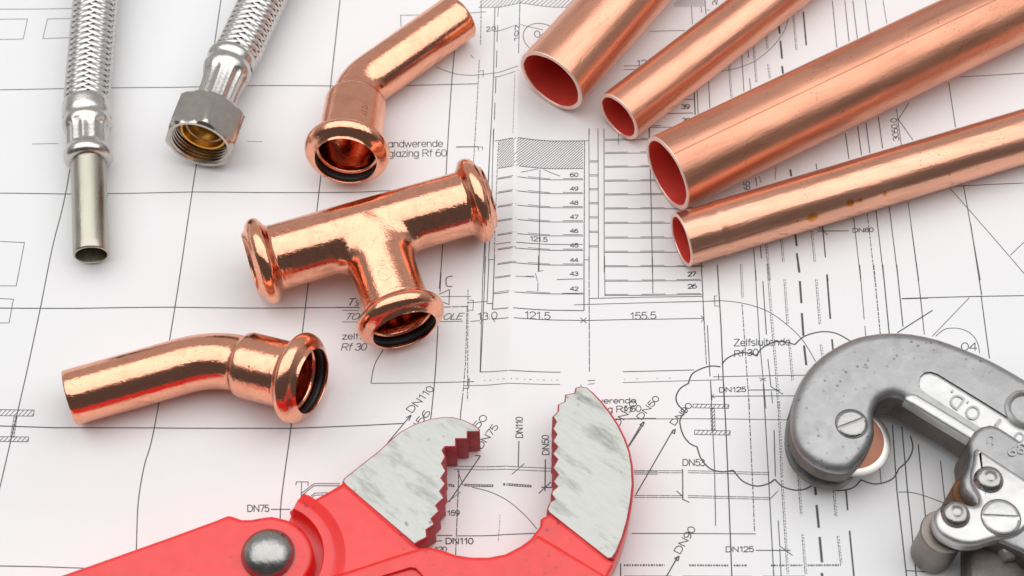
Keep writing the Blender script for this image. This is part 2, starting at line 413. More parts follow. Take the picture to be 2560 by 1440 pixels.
def T(text, p0, p1, up, bold=0.0, shear=0.0):
    """lettering on the plan: baseline from pixel p0 to p1, up = pixel vector of the capital height"""
    A = P(*p0).xy; B = P(*p1).xy; U = P(p0[0]+up[0], p0[1]+up[1]).xy-A
    tw = sum(STROKE[c][0] for c in text)-.08; x = 0; w = .235+bold*4; v, f = [], []
    for c in text:
        for st in STROKE[c][1]:
            q = [A+(B-A)*((x+a+shear*b)/tw)+U*b for a, b in st]
            for a, b in zip(q[:-1], q[1:]):
                if (b-a).length < 1e-6: continue
                d = (b-a).normalized(); n = Vector((-d.y, d.x))*(w/2); k = len(v)
                v += [a-n-d*w*.3, b-n+d*w*.3, b+n+d*w*.3, a+n-d*w*.3]; f.append((k, k+1, k+2, k+3))
        x += STROKE[c][0]
    put(v, f)
def arc(cx, cy, r, a0, a1, n=24):
    """circle arc lying on the plan; centre in pixels, radius in mm, returned as pixel-free world points"""
    c = P(cx, cy).xy
    return [c+Vector((math.cos(rad(a0+(a1-a0)*i/n)), math.sin(rad(a0+(a1-a0)*i/n))))*r for i in range(n+1)]
def spline(pts, n=8):
    out = []
    for i in range(len(pts)-1):
        p0 = pts[max(0, i-1)]; p1 = pts[i]; p2 = pts[i+1]; p3 = pts[min(len(pts)-1, i+2)]
        for k in range(n):
            t = k/n
            out.append(tuple(.5*((2*p1[c])+(-p0[c]+p2[c])*t+(2*p0[c]-5*p1[c]+4*p2[c]-p3[c])*t*t+(-p0[c]+3*p1[c]-3*p2[c]+p3[c])*t**3) for c in (0, 1)))
    return out+[tuple(pts[-1])]
def C(pts, w=.26): L(spline(pts), w)
def hatch(poly, dirv, gap, w=.16):
    """parallel strokes inside a pixel polygon"""
    q = [P(x, y).xy for x, y in poly]; d = Vector(dirv).normalized(); n = Vector((-d.y, d.x))
    lo = min(a.dot(n) for a in q); hi = max(a.dot(n) for a in q); s = lo+gap/2; v, f = [], []
    while s < hi:
        xs = []
        for a, b in zip(q, q[1:]+q[:1]):
            sa, sb = a.dot(n)-s, b.dot(n)-s
            if sa*sb < 0: xs.append((a+(b-a)*(sa/(sa-sb))).dot(d))
        xs.sort()
        for u0, u1 in zip(xs[::2], xs[1::2]):
            t = u0
            while t < u1-1e-6:
                e = min(u1, t+2); k = len(v); a = n*s+d*t; b = n*s+d*e; m = n*(w/2)
                v += [a-m, b-m, b+m, a+m]; f.append((k, k+1, k+2, k+3)); t = e
        s += gap
    put(v, f)

def a_(x, y): return (1160+x/4, 320+y/4)
def b_(x, y): return (1160+x/4, 640+y/4)
def d_(x, y): return (1680+x/4, 660+y/4)
def e_(x, y): return (1520+x/3, 960+y/3)
def f_(x, y): return (980+x/4.236, y/4.236)
def g_(x, y): return (1560+x/4, y/4)
def h_(x, y): return (x/2.844, 960+y/2.844)
def k_(x, y): return (2160+x/4.235, 560+y/4.235)
def j_(x, y): return (840+x/4, 680+y/4)
def m_(x, y): return (1860+x/2.057, y/2.057)
def w_(x, y): return (580+x/2.415, 940+y/2.415)
def LL(fn, pts, w=.26, dash=None): L([fn(*p) for p in pts], w, dash)
FUZZ = (.9, .35, .5, .3, 1.3, .45)
FINE = (.5, .3, .25, .35, .7, .3)
# column grid
L([(-40, 222), (160, 220), (420, 217), (600, 214), (830, 214), (1000, 212), (1196, 208)], .30)
L([(-40, 482), (160, 484), (480, 479), (640, 480), (900, 479), (1060, 472)], .30)
L([(-40, 769), (200, 770), (430, 767), (660, 768), (900, 768)], .32)
L([(-40, 1061), (140, 1068), (385, 1068), (560, 1070), (727, 1071), (860, 1065), (1010, 1057)], .32)
L([(-40, 1411), (100, 1412), (220, 1415), (420, 1420)], .30)
C([(205, 215), (166, 470), (130, 620), (100, 770), (60, 955), (20, 1120), (-25, 1290)], .32)
C([(556, -30), (520, 217), (480, 479), (437, 767), (385, 1068), (360, 1160), (346, 1230), (340, 1290), (336, 1400), (330, 1500)], .32)
C([(852, -20), (826, 217), (797, 479), (763, 768), (727, 1071), (712, 1180), (702, 1260), (699, 1330)], .32)
C([(1140, 60), (1134, 150), (1128, 220), (1117, 400), (1106, 620), (1098, 720)], .30)
LL(j_, [(1050, 0), (1040, 190)], .30); LL(j_, [(1020, 530), (1000, 900), (985, 1100), (950, 1440)], .30)
# left margin boxes
L([(-30, 22), (190, 19)], .22)
L([(-30, 47), (68, 45), (57, 95), (-30, 97)], .2)
L([(184, 44), (118, 45), (106, 94), (176, 92)], .2)
L([(-30, 602), (61, 606), (40, 714), (-30, 714)], .2); L([(-30, 744), (33, 747), (22, 806), (-30, 806)], .2)
L([(80, 359), (145, 358)], .16); L([(618, 353), (656, 354)], .16)
# steel column sections
def beam(fn, q):
    (x0, y0), (x1, y1) = q
    P4 = [fn(x0, y0), fn(x1, y0+6), fn(x1-4, y1+2), fn(x0-4, y1-4)]
    L(P4+P4[:1], .2); hatch(P4, (1, 1.3), .95, .16)
beam(h_, ((-70, 175), (240, 222))); beam(h_, ((-90, 365), (200, 402)))
W4 = [h_(98, 222), h_(120, 222), h_(95, 372), h_(70, 370)]; L(W4+W4[:1], .14); hatch(W4, (1, 1.3), .6, .14)
beam(e_, ((640, 148), (908, 180))); beam(e_, ((652, 344), (918, 380)))
W4 = [e_(770, 184), e_(798, 184), e_(804, 344), e_(776, 344)]; L(W4+W4[:1], .16); hatch(W4, (1, 1.3), .62, .16)
# glazing note
T('andwerende', (970, 367), (1107, 366), (0, -17)); T('glazing Rf 60', (971, 391), (1116, 390), (0, -17))
LL(f_, [(680, 1555), (920, 1550), (960, 1550), (958, 1580)], .2); L([(1140, 366), (1196, 365), (1196, 376)], .2)
# wall left of the stair
LL(f_, [(95, 275), (90, 152), (300, 150)], .2)
C([f_(470, 700), f_(560, 740), f_(700, 780), f_(850, 790), f_(1000, 778), f_(1330, 735)], .24)
LL(f_, [(1070, 812), (1340, 783)], .2)
LL(f_, [(945, 0), (938, 470)], .24, FUZZ); LL(f_, [(835, 575), (860, 608)], .2); LL(f_, [(925, 630), (905, 1000), (880, 1440), (860, 1760)], .24, FUZZ)
LL(f_, [(930, 745), (968, 740), (964, 812)], .2)
LL(f_, [(1090, 70), (1075, 800), (1045, 1440)], .26); L([(1226, 340), (1212, 600), (1207, 690), (1200, 930)], .24)
LL(f_, [(1128, 66), (1120, 170)], .22); LL(f_, [(1120, 260), (1112, 440)], .24); LL(f_, [(1110, 530), (1105, 710)], .26); LL(f_, [(1100, 820), (1095, 980)], .26); LL(f_, [(1090, 1080), (1085, 1260)], .26); LL(f_, [(1078, 1360), (1070, 1560)], .26)
LL(f_, [(1355, 40), (1340, 600)], .24); LL(f_, [(1300, 820), (1280, 1430)], .14, FINE)
LL(f_, [(820, 132), (995, 120)], .2); LL(f_, [(1080, 330), (1290, 300)], .2); LL(f_, [(1360, 300), (1600, 320)], .2)
L(([(1196, 17)]+[(1240, 17), (1300, 17), (1420, 17)]), .2)
hatch([(1196, -60), (1460, -60), (1440, 16), (1200, 17)], (1, 1.15), .95, .16)
T('2.0', f_(1000, 328), f_(1095, 318), (0, -11)); T('107', f_(1330, 470), f_(1345, 300), (-9, 0))
LLa = arc(1354, 97, 5.6, 60, 265)
def LW(pts, w=.24):
    v, f = [], []
    for p, q in zip(pts[:-1], pts[1:]):
        d = (q-p).normalized(); n = Vector((-d.y, d.x))*(w/2); k = len(v)
        v += [p-n-d*.02, q-n+d*.02, q+n+d*.02, p+n-d*.02]; f.append((k, k+1, k+2, k+3))
    put(v, f)
LW(LLa, .2); T('04', (1336, 96), (1366, 96), (0, -16))
# left stair flight
LL(a_, [(295, 0), (275, 800), (245, 1320)], .22); LL(a_, [(268, 0), (240, 640), (215, 1130), (205, 1440)], .22)
LL(a_, [(345, 140), (330, 480), (310, 1000), (300, 1440)], .22, FUZZ)
LL(a_, [(310, 122), (345, 122), (1250, 122)], .24)
hatch([a_(350, 122), a_(1190, 122), a_(1190, 402), a_(345, 402)], (1, 1.05), .62, .17)
LL(a_, [(345, 402), (1190, 402)], .24)
LL(a_, [(760, 415), (750, 1440)], .26); LL(a_, [(570, 462), (735, 412)], .22); LL(a_, [(795, 412), (960, 475)], .22)
for y, lab in ((510, '60'), (650, '49'), (792, '48'), (935, '47'), (1075, '46'), (1220, '45'), (1368, '44')):
    LL(a_, [(335, y), (1190, y+4)], .24); LL(a_, [(340, y-10), (520, y-12)], .16); LL(a_, [(640, y-14), (860, y-8)], .16); LL(a_, [(990, y-10), (1185, y-8)], .2)
    T(lab, a_(1062, y-28), a_(1140, y-28), (0, -9.5))
LL(a_, [(320, 1162), (1185, 1164)], .24)
T('121.5', a_(660, 1136), a_(832, 1138), (0, -11))
LL(a_, [(1205, 122), (1200, 1440)], .26, (2.2, .2)); LL(a_, [(1250, 0), (1252, 1440)], .22); LL(a_, [(1340, 0), (1345, 1440)], .24); LL(a_, [(1400, 0), (1402, 1440)], .24)
LL(a_, [(1252, 0), (1252, 60)], .3)
for y in (330, 470, 610, 750, 892, 1036, 1182): LL(a_, [(1252, y-6), (1342, y-6)], .2); LL(a_, [(1256, y+7), (1340, y+7)], .2)
LL(a_, [(1195, 1318), (1250, 1318)], .24); LL(a_, [(250, 1312), (300, 1312)], .24)
for y, lab in ((92, '43'), (235, '43'), (385, '42')):
    pass
LL(b_, [(310, 222), (705, 218)], .2); LL(b_, [(310, 212), (470, 212)], .16); LL(b_, [(620, 212), (705, 208)], .16); LL(b_, [(930, 236), (1190, 228)], .24)
T('43', b_(1062, 196), b_(1140, 196), (0, -9.5)); T('42', b_(1062, 346), b_(1140, 346), (0, -9.5))
LL(b_, [(295, 378), (1190, 380)], .24); LL(b_, [(295, 366), (490, 362)], .16); LL(b_, [(625, 364), (860, 370)], .16); LL(b_, [(980, 374), (1190, 370)], .2)
LL(b_, [(745, 0), (742, 160), (790, 148)], .22); LL(b_, [(715, 180), (735, 262)], .2); LL(b_, [(740, 270), (738, 355)], .22)
LL(b_, [(215, 0), (190, 640), (165, 1155), (480, 1158), (965, 1158)], .24); LL(b_, [(250, 30), (230, 470), (285, 474)], .24)
LL(b_, [(305, 0), (290, 440), (285, 532), (700, 540), (1200, 545), (1200, 38)], .28)
LL(b_, [(1250, 0), (1255, 1150)], .26, (2.4, .25)); LL(b_, [(1345, 0), (1345, 412)], .22); LL(b_, [(1405, 0), (1410, 400)], .22)
LL(b_, [(40, 330), (35, 1440)], .24, FUZZ)
LL(b_, [(0, 398), (70, 398)], .2); LL(b_, [(35, 462), (230, 450)], .22); LL(b_, [(50, 436), (95, 438), (88, 538), (45, 538)], .2)
LL(b_, [(65, 648), (160, 642)], .24); LL(b_, [(290, 632), (1200, 643), (1700, 628), (2400, 618)], .26)
LL(b_, [(160, 670), (195, 630)], .2); LL(b_, [(280, 620), (310, 660)], .2); LL(b_, [(1165, 615), (1225, 668)], .22); LL(b_, [(1165, 668), (1225, 615)], .22); LL(b_, [(2370, 590), (2402, 620), (2372, 655)], .22)
T('13.0', b_(135, 634), b_(330, 628), (0, -17)); T('121.5', b_(605, 632), b_(860, 634), (0, -17)); T('155.5', b_(1660, 630), b_(1920, 620), (0, -17))
LL(b_, [(1255, 424), (1800, 405), (2390, 396), (2400, 640)], .24); LL(b_, [(1100, 488), (1700, 465), (2100, 452), (2560, 444)], .24)
LL(b_, [(2375, 60), (2390, 390)], .3, FUZZ); LL(b_, [(2400, 640), (2425, 1080)], .24, FUZZ); LL(b_, [(2435, 690), (2460, 1200)], .24); LL(b_, [(2465, 1240), (2480, 1440)], .24)
LL(b_, [(1590, 1150), (2300, 1136)], .24); LL(b_, [(1590, 1258), (2560, 1236)], .2); LL(b_, [(0, 1252), (100, 1252)], .2); LL(b_, [(0, 1292), (960, 1278)], .2)
LL(b_, [(52, 1218), (48, 1318), (0, 1318)], .2); LL(b_, [(200, 1240), (960, 1236)], .16, (.3, 1.1, .6, 1.6)); LL(b_, [(1240, 1240), (1310, 1236)], .22); LL(b_, [(1240, 1275), (1305, 1270)], .22)
LL(b_, [(1600, 1226), (2300, 1210)], .14, (.3, 3, .5, 5)); LL(b_, [(1170, 1280), (1172, 1320)], .22)
# right flight
for y in (120, 252, 390, 530, 668, 808, 952, 1100, 1242, 1386):
    LL(a_, [(1408, y), (2400, y-12)], .24); LL(a_, [(1412, y-12), (1640, y-14)], .18); LL(a_, [(1765, y-16), (2005, y-20)], .18); LL(a_, [(2130, y-18), (2370, y-22)], .16)
for y in (250, 392): LL(b_, [(1408, y), (2380, y-14)], .24); LL(b_, [(1412, y-12), (1640, y-14)], .18); LL(b_, [(1775, y-16), (2015, y-20)], .18); LL(b_, [(2130, y-22), (2365, y-26)], .2)
LL(a_, [(1850, 0), (1866, 500), (1875, 900), (1885, 1440)], .28); LL(b_, [(1885, 0), (1890, 365)], .26)
T('27', b_(2240, 195), b_(2318, 192), (0, -10.5), .01); T('26', b_(2240, 318), b_(2325, 314), (0, -10.5), .01)
T('39', g_(575, 1088), g_(655, 1086), (0, -10.5), .01); T('38', g_(582, 1222), g_(660, 1220), (0, -10.5), .01)
LL(g_, [(430, 1135), (690, 1128)], .3); LL(g_, [(595, 995), (700, 992)], .26); LL(g_, [(700, 880), (712, 1145)], .4); LL(g_, [(730, 870), (742, 1140)], .24)
LL(g_, [(255, 1370), (255, 1272), (500, 1270)], .26); LL(g_, [(270, 1258), (370, 1255)], .24)
T('12', g_(125, 658), g_(225, 652), (0, -14)); LL(g_, [(0, 655), (150, 655)], .24); LL(g_, [(0, 692), (120, 692)], .24)
LL(g_, [(255, 310), (610, 304)], .24); LL(g_, [(675, 62), (684, 240)], .22); LL(g_, [(810, 0), (820, 140)], .26); LL(g_, [(815, 98), (860, 100)], .2); LL(g_, [(770, 60), (778, 125)], .2)
hatch([g_(480, 66), g_(815, 66), g_(815, -80), g_(600, -80)], (1, 1.1), .62, .18)
LL(g_, [(-60, 880), (-55, 1440)], .2); LL(g_, [(845, 790), (860, 1080)], .26)
T('20', g_(925, 46), g_(945, -40), (-11, 0))
# right-hand service lines
LL(g_, [(1178, 530), (1200, 910)], .24); LL(g_, [(1240, 480), (1246, 570)], .3); LL(g_, [(1256, 780), (1268, 890)], .26)
C([g_(945, 715), g_(1060, 695), g_(1180, 662), g_(1310, 605), g_(1430, 515), g_(1540, 400), g_(1610, 290), g_(1648, 160), g_(1655, 60)], .22)
for x0, y0, x1, y1 in ((1045, 640, 1070, 975), (1290, 440, 1320, 820), (1418, 330, 1432, 490), (1436, 640, 1456, 780), (1690, 150, 1720, 490)):
    LL(g_, [(x0, y0), (x1, y1)], .26, FINE); LL(g_, [(x0+14, y0), (x1+14, y1)], .2, (.3, .5, .5, .4))
for x0, y0, x1, y1 in ((1548, 228, 1560, 330), (1565, 400, 1582, 580), (1582, 655, 1592, 730)): LL(g_, [(x0, y0), (x1, y1)], .62)
LL(g_, [(1795, 110), (1825, 445)], .5)
for pts in ([(2085, 0), (2130, 470)], [(2210, 0), (2252, 410)], [(2290, 0), (2335, 380)], [(2415, 0), (2455, 320)]): LL(g_, pts, .26)
LL(m_, [(715, 0), (735, 120)], .22)
LL(m_, [(1055, 420), (1090, 650)], .28); LL(m_, [(1115, 390), (1440, 374)], .26); LL(m_, [(850, 525), (795, 610), (870, 715)], .24); LL(m_, [(785, 555), (810, 740)], .22)
T('3050.0', m_(800, 718), m_(785, 605), (-15, 2))
for pts in ([(522, 685), (540, 815)], [(585, 650), (605, 795)], [(628, 630), (648, 785)], [(692, 600), (714, 760)]): LL(m_, pts, .3)
LL(m_, [(1060, 965), (1440, 1405), (1560, 1540)], .22); LL(m_, [(1090, 955), (1440, 940)], .28); LL(m_, [(1130, 955), (1215, 1440)], .28); LL(m_, [(1370, 1312), (1440, 1245)], .22)
LL(m_, [(370, 840), (376, 870)], .3); LL(m_, [(238, 870), (244, 905)], .6); LL(m_, [(60, 910), (68, 955)], .26); LL(m_, [(165, 860), (160, 920)], .34, FINE); LL(m_, [(80, 905), (90, 940)], .25, FINE)
T('65', (1876, 472), (1874, 452), (-15, 1))
T('DN80', m_(560, 1192), m_(666, 1188), (0, -10)); LL(m_, [(380, 1186), (540, 1184)], .28); LL(m_, [(385, 1165), (430, 1205)], .24); LL(m_, [(405, 1160), (420, 1320)], .4)
LL(m_, [(845, 1035), (900, 1440)], .24); LL(m_, [(748, 1060), (795, 1440)], .28); LL(m_, [(680, 1080), (722, 1440)], .28); LL(m_, [(635, 1095), (675, 1440)], .24, FUZZ); LL(m_, [(565, 1115), (602, 1440)], .24)
LL(m_, [(50, 1275), (64, 1440)], .28); LL(m_, [(85, 1260), (90, 1325)], .28); LL(m_, [(265, 1205), (272, 1262)], .6); LL(m_, [(272, 1300), (286, 1395)], .6)
for x0, y0, x1, y1 in ((112, 1255, 130, 1440), (190, 1230, 200, 1345), (345, 1185, 362, 1345)): LL(m_, [(x0, y0), (x1, y1)], .25, FINE); LL(m_, [(x0+8, y0), (x1+8, y1)], .2, (.3, .5, .5, .4))
LL(m_, [(428, 1408), (432, 1440)], .45)
# below the lower pipe
for pts, w in (([(455, 0), (490, 600), (525, 1440)], .34), ([(830, 0), (875, 750), (940, 1440)], .26), ([(910, 165), (945, 700)], .3), ([(1880, 0), (1925, 545)], .24), ([(1932, 610), (1940, 720)], .24), ([(2110, 0), (2175, 690)], .34), ([(2250, 0), (2312, 620)], .32), ([(2450, 0), (2525, 700)], .22)): LL(d_, pts, w)
LL(d_, [(2020, 0), (2085, 690)], .34, FUZZ); LL(d_, [(295, 0), (310, 290)], .3, FUZZ); LL(d_, [(310, 310), (325, 600)], .22); LL(d_, [(325, 610), (345, 1000)], .22, FUZZ); LL(d_, [(355, 610), (380, 1120)], .26)
for x0, y0, x1, y1 in ((1262, 0, 1275, 80), (1280, 165, 1296, 385), (1300, 485, 1316, 710), (1322, 810, 1345, 1005)): LL(d_, [(x0, y0), (x1, y1)], .62)
LL(d_, [(1552, 100), (1586, 540)], .5); LL(d_, [(1602, 745), (1612, 850)], .5)
for x0, y0, x1, y1 in ((685, 0, 700, 330), (950, 0, 985, 480), (985, 500, 1030, 1000), (1030, 1000, 1060, 1440), (1120, 150, 1150, 590), (1438, 150, 1475, 600), (1485, 800, 1500, 930), (1165, 750, 1200, 1160)):
    LL(d_, [(x0, y0), (x1, y1)], .25, FINE); LL(d_, [(x0+16, y0), (x1+16, y1)], .2, (.3, .5, .5, .4))
LL(d_, [(702, 400), (750, 1100), (775, 1440)], .26, FUZZ)
LL(d_, [(2300, 342), (2560, 338)], .3); LL(k_, [(405, 782), (1694, 756)], .32)
C([d_(0, 374), d_(300, 368), d_(500, 362), d_(690, 384), d_(870, 432), d_(1000, 492), d_(1130, 585), d_(1300, 745), d_(1440, 970)], .24)
LL(d_, [(450, 312), (425, 316), (430, 415), (470, 415)], .22)
def cloud(pts, w=.42): C(pts, w)
cloud([d_(485, 1025), d_(390, 1018), d_(290, 1045), d_(200, 1100), d_(165, 1190)]); cloud([d_(165, 1190), d_(85, 1240), d_(42, 1320), d_(60, 1400), e_(580, 205)])
cloud([d_(500, 1000), d_(560, 935), d_(680, 888), d_(780, 892), d_(850, 918)]); cloud([d_(850, 918), d_(890, 850), d_(980, 792), d_(1090, 770), d_(1230, 800)])
cloud([d_(1230, 800), d_(1330, 715), d_(1500, 670), d_(1650, 688), d_(1790, 765)])
cloud([e_(580, 205), e_(540, 270), e_(560, 370), e_(610, 440), e_(668, 470)]); cloud([e_(668, 470), e_(700, 560), e_(770, 635), e_(860, 656), e_(940, 645)])
cloud([e_(940, 645), e_(1010, 725), e_(1110, 762), e_(1200, 745), e_(1252, 712)]); cloud([e_(1252, 712), e_(1310, 765), e_(1400, 792), e_(1480, 785), e_(1545, 750)])
cloud([e_(1640, 780), e_(1740, 797), e_(1840, 775), e_(1900, 715)]); cloud([(2153, 1200), (2190, 1210), (2230, 1198), (2247, 1172)]); cloud([(2247, 1172), (2270, 1150), (2282, 1120), (2276, 1090)])
T('Zelfsluitende', d_(620, 818), d_(1180, 806), (0, -17)); T('Rf 30', d_(622, 926), d_(860, 905), (0, -15))
LL(d_, [(415, 1126), (1340, 1106)], .22); LL(d_, [(190, 1162), (515, 1156)], .2); LL(d_, [(465, 1095), (467, 1155)], .2)
T('DN125', d_(472, 1280), d_(738, 1274), (0, -11.5)); LL(d_, [(762, 1258), (1085, 1256)], .28); LL(d_, [(960, 950), (990, 1222), (1110, 1298)], .26); LL(d_, [(400, 1322), (1230, 1314)], .24); LL(d_, [(420, 1300), (400, 1322), (430, 1340)], .2); LL(d_, [(995, 1270), (1005, 1390)], .26)
LL(d_, [(385, 1160), (398, 1440)], .26); LL(d_, [(875, 1135), (940, 1165)], .2); LL(d_, [(940, 1135), (880, 1165)], .2)
LL(k_, [(355, 1145), (725, 912)], .34); LL(k_, [(1115, 780), (725, 1185)], .22)
C([k_(760, 1185), k_(850, 1115), k_(940, 1100), k_(1040, 1112), k_(1140, 1165), k_(1205, 1260), k_(1225, 1360)], .24)
T('04', k_(1030, 1336), k_(1195, 1336), (0, -19)); LL(k_, [(1240, 760), (1330, 1420)], .3); LL(k_, [(1130, 0), (1245, 750)], .32); LL(k_, [(500, 0), (600, 765), (640, 1160)], .24)
# notes round the wrench
T('T', j_(105, 332), j_(165, 332), (4, -17), .02, .2); T('s', j_(185, 332), j_(220, 332), (3, -17), .0, .2)
LL(j_, [(0, 350), (225, 350)], .3); LL(j_, [(65, 380), (225, 380)], .22); LL(j_, [(65, 496), (240, 496)], .22); T('TOLE', j_(85, 472), j_(330, 470), (4, -15), 0, .25)
T('OLE', j_(1062, 470), j_(1255, 466), (3, -15), 0, .25); LL(j_, [(1040, 490), (1268, 486)], .24); T('zelfs', j_(62, 670), j_(275, 668), (0, -15)); T('Rf 30', j_(48, 782), j_(296, 778), (2, -17), 0, .1)
C([j_(1165, 35), j_(1110, 50), j_(1100, 95), j_(1110, 135), j_(1160, 138)], .32); LL(j_, [(1030, 218), (1135, 170), (1130, 320), (1060, 290)], .26); LL(j_, [(1045, 240), (1350, 238)], .22); LL(j_, [(1075, 345), (1320, 338)], .3, (2, .3))
C([j_(470, 775), j_(400, 890), j_(365, 1000), j_(350, 1108)], .26); LL(j_, [(350, 1108), (1000, 1100), (1380, 1092)], .24)
LL(j_, [(1310, 340), (1295, 900), (1270, 1200), (1245, 1440)], .24, FUZZ); C([j_(1265, 1240), j_(1255, 1340), j_(1245, 1440), (1152, 1100)], .26)
LL(j_, [(1325, 1055), (1330, 1155), (1285, 1160)], .2); L([(1077, 1040), (1069, 1110)], .28)
T('DN110', w_(1085, 220), w_(1222, 75), (-15, -9)); LL(w_, [(1080, 232), (940, 400)], .32); LL(w_, [(1050, 248), (1082, 232), (1068, 266)], .3); T('DN56', w_(1050, 395), w_(1200, 220), (-14, -9)); T('DN50', w_(1395, 420), w_(1545, 250), (-14, -9)); T('DN75', w_(1505, 440), w_(1610, 310), (-15, -8)); LL(w_, [(1500, 480), (1310, 760)], .34); LL(w_, [(1470, 478), (1500, 480), (1480, 510)], .34)
T('DN110', w_(1755, 375), w_(1755, 252), (-17, 0)); LL(w_, [(1732, 395), (1728, 550)], .3); LL(w_, [(1690, 595), (1765, 528)], .24); T('DN50', w_(1915, 472), w_(1912, 355), (-17, 0)); LL(w_, [(1892, 500), (1890, 690)], .36); LL(w_, [(1852, 705), (1925, 635)], .28); LL(w_, [(1868, 668), (1930, 668)], .34)
for y in (548, 566): LL(w_, [(1340, y-4), (1930, y+4)], .2, (2.6, .15)); LL(w_, [(2430, y+22), (2570, y+24)], .2)
for x0, x1 in ((1310, 1340), (1405, 1575), (1640, 1805)): LL(w_, [(x0, 651), (x1, 657)], .22); LL(w_, [(x0, 662), (x1, 668)], .22); LL(w_, [(x0, 651), (x0, 662)], .3); LL(w_, [(x1, 657), (x1, 668)], .3); hatch([w_(x0, 651), w_(x1, 657), w_(x1, 668), w_(x0, 662)], (1, 1), .5, .2)
C([w_(1450, 670), w_(1560, 700), w_(1680, 765), w_(1780, 850), w_(1840, 920)], .24)
LL(w_, [(1370, 570), (1350, 1080)], .28, (2.4, .25)); LL(w_, [(1240, 962), (1330, 962)], .3); LL(w_, [(1360, 964), (1590, 962), (1830, 946)], .28); LL(w_, [(1618, 840), (1608, 1000)], .14, FINE)
T('DN110', w_(1290, 1012), w_(1455, 1012), (0, -14), .01); LL(w_, [(1240, 995), (1268, 995)], .3); T('120', w_(1225, 1060), w_(1295, 1060), (0, -12)); T('159', w_(1300, 842), w_(1372, 840), (0, -12))
LL(w_, [(1300, 760), (1380, 700)], .2); LL(w_, [(1360, 560), (1395, 660)], .2)
T('DN75', w_(92, 816), w_(222, 816), (0, -16)); LL(w_, [(235, 803), (350, 803)], .28)
LL(w_, [(385, 658), (388, 638), (460, 638), (458, 660)], .24); LL(w_, [(420, 640), (415, 780)], .22)
for dy in (0, 14): LL(w_, [(420, 705+dy), (495, 648+dy*.9), (650, 648+dy*.9)], .24); LL(w_, [(430, 760+dy), (500, 705+dy*.9), (600, 702+dy*.9)], .22)
T('werende', w_(2195, 160), w_(2440, 158), (0, -12.5)); T('glazing Rf 60', w_(2110, 218), w_(2470, 210), (0, -15)); LL(w_, [(2290, 254), (2560, 252)], .22); T('DN50', w_(2330, 305), w_(2450, 160), (-15, -8)); LL(w_, [(2490, 280), (2390, 430)], .34)
T('DN50', e_(250, 265), e_(390, 105), (-13, -8)); L([e_(145, 475), e_(262, 280)], .34); LL(e_, [(240, 300), (272, 278), (262, 312), (240, 300)], .34)
T('DN90', e_(500, 310), e_(635, 160), (-13, -8)); LL(e_, [(210, 825), (490, 340)], .34); LL(e_, [(478, 360), (505, 335), (500, 370), (478, 360)], .34)
LL(e_, [(60, 257), (600, 258), (1370, 266)], .22)
for x, pts in ((0, [(770, 0), (800, 640), (808, 1060)]),): LL(e_, pts, .26)
LL(e_, [(868, 0), (890, 450), (905, 800), (930, 1440)], .36); LL(e_, [(1165, 0), (1205, 700), (1245, 1440)], .28); LL(e_, [(1055, 110), (1090, 840), (1100, 1100)], .28, FUZZ); LL(e_, [(1246, 345), (1256, 690)], .3); LL(e_, [(1278, 1020), (1290, 1212), (1385, 1282)], .28); LL(e_, [(1290, 1230), (1300, 1440)], .28)
T('DN53', e_(560, 610), e_(725, 612), (0, -16)); LL(e_, [(560, 635), (562, 860)], .32); LL(e_, [(515, 800), (560, 840)], .28); LL(e_, [(558, 862), (610, 885)], .28)
for y in (645, 660, 832, 846): LL(e_, [(195, y), (560, y+4)], .2, (3, .2)); LL(e_, [(600, y+3), (1210, y+16)], .2, (3, .2))
LL(e_, [(180, 1118), (1110, 1120)], .26); LL(e_, [(1215, 860), (1275, 800)], .22)
T('DN90', e_(540, 1275), e_(660, 1085), (-16, -8)); LL(e_, [(525, 1290), (440, 1440)], .36); LL(e_, [(500, 1305), (535, 1290), (525, 1325), (500, 1305)], .36)
T('DN125', e_(884, 1256), e_(1092, 1254), (0, -13)); LL(e_, [(1112, 1244), (1370, 1244)], .3)
for x0, x1 in ((120, 425), (610, 905), (945, 1040), (1225, 1330), (1370, 1455), (1500, 1745)): LL(e_, [(x0, 1357), (x1, 1357)], .5, (.35, .3, .5, .25, .25, .4))
LL(e_, [(95, 1345), (95, 1440)], .32); LL(e_, [(120, 1439), (480, 1439)], .26); LL(e_, [(560, 1439), (1080, 1439)], .26); LL(e_, [(1160, 1438), (1480, 1438)], .26)
for x0, y0, x1, y1 in ((1550, 730, 1560, 830), (1565, 905, 1582, 1075), (1588, 1145, 1606, 1335), (1605, 1415, 1610, 1480)): LL(e_, [(x0, y0), (x1, y1)], .66)
for x0, y0, x1, y1 in ((1785, 790, 1798, 945), (1812, 1100, 1845, 1440)): LL(e_, [(x0, y0), (x1, y1)], .45)
for x0, y0, x1, y1 in ((1275, 130, 1300, 700), (1300, 720, 1345, 1420), (1420, 615, 1445, 975), (1455, 1125, 1480, 1430), (1690, 800, 1705, 990), (1720, 1140, 1745, 1350)):
    LL(e_, [(x0, y0), (x1, y1)], .26, FINE); LL(e_, [(x0+12, y0), (x1+12, y1)], .2, (.3, .5, .5, .4))
def q_(x, y): return (1900+x/2.25, 800+y/2.25)
for pts, w in (([(745, 590), (770, 960), (825, 1440)], .36), ([(798, 600), (830, 960), (880, 1440)], .36), ([(890, 700), (935, 1145)], .34), ([(1015, 790), (1042, 1030)], .3), ([(672, 810), (682, 920)], .24)): LL(q_, pts, w)
C([q_(780, 968), q_(850, 970), q_(930, 990), q_(1035, 1028)], .26); LL(q_, [(820, 1408), (940, 1414)], .3)
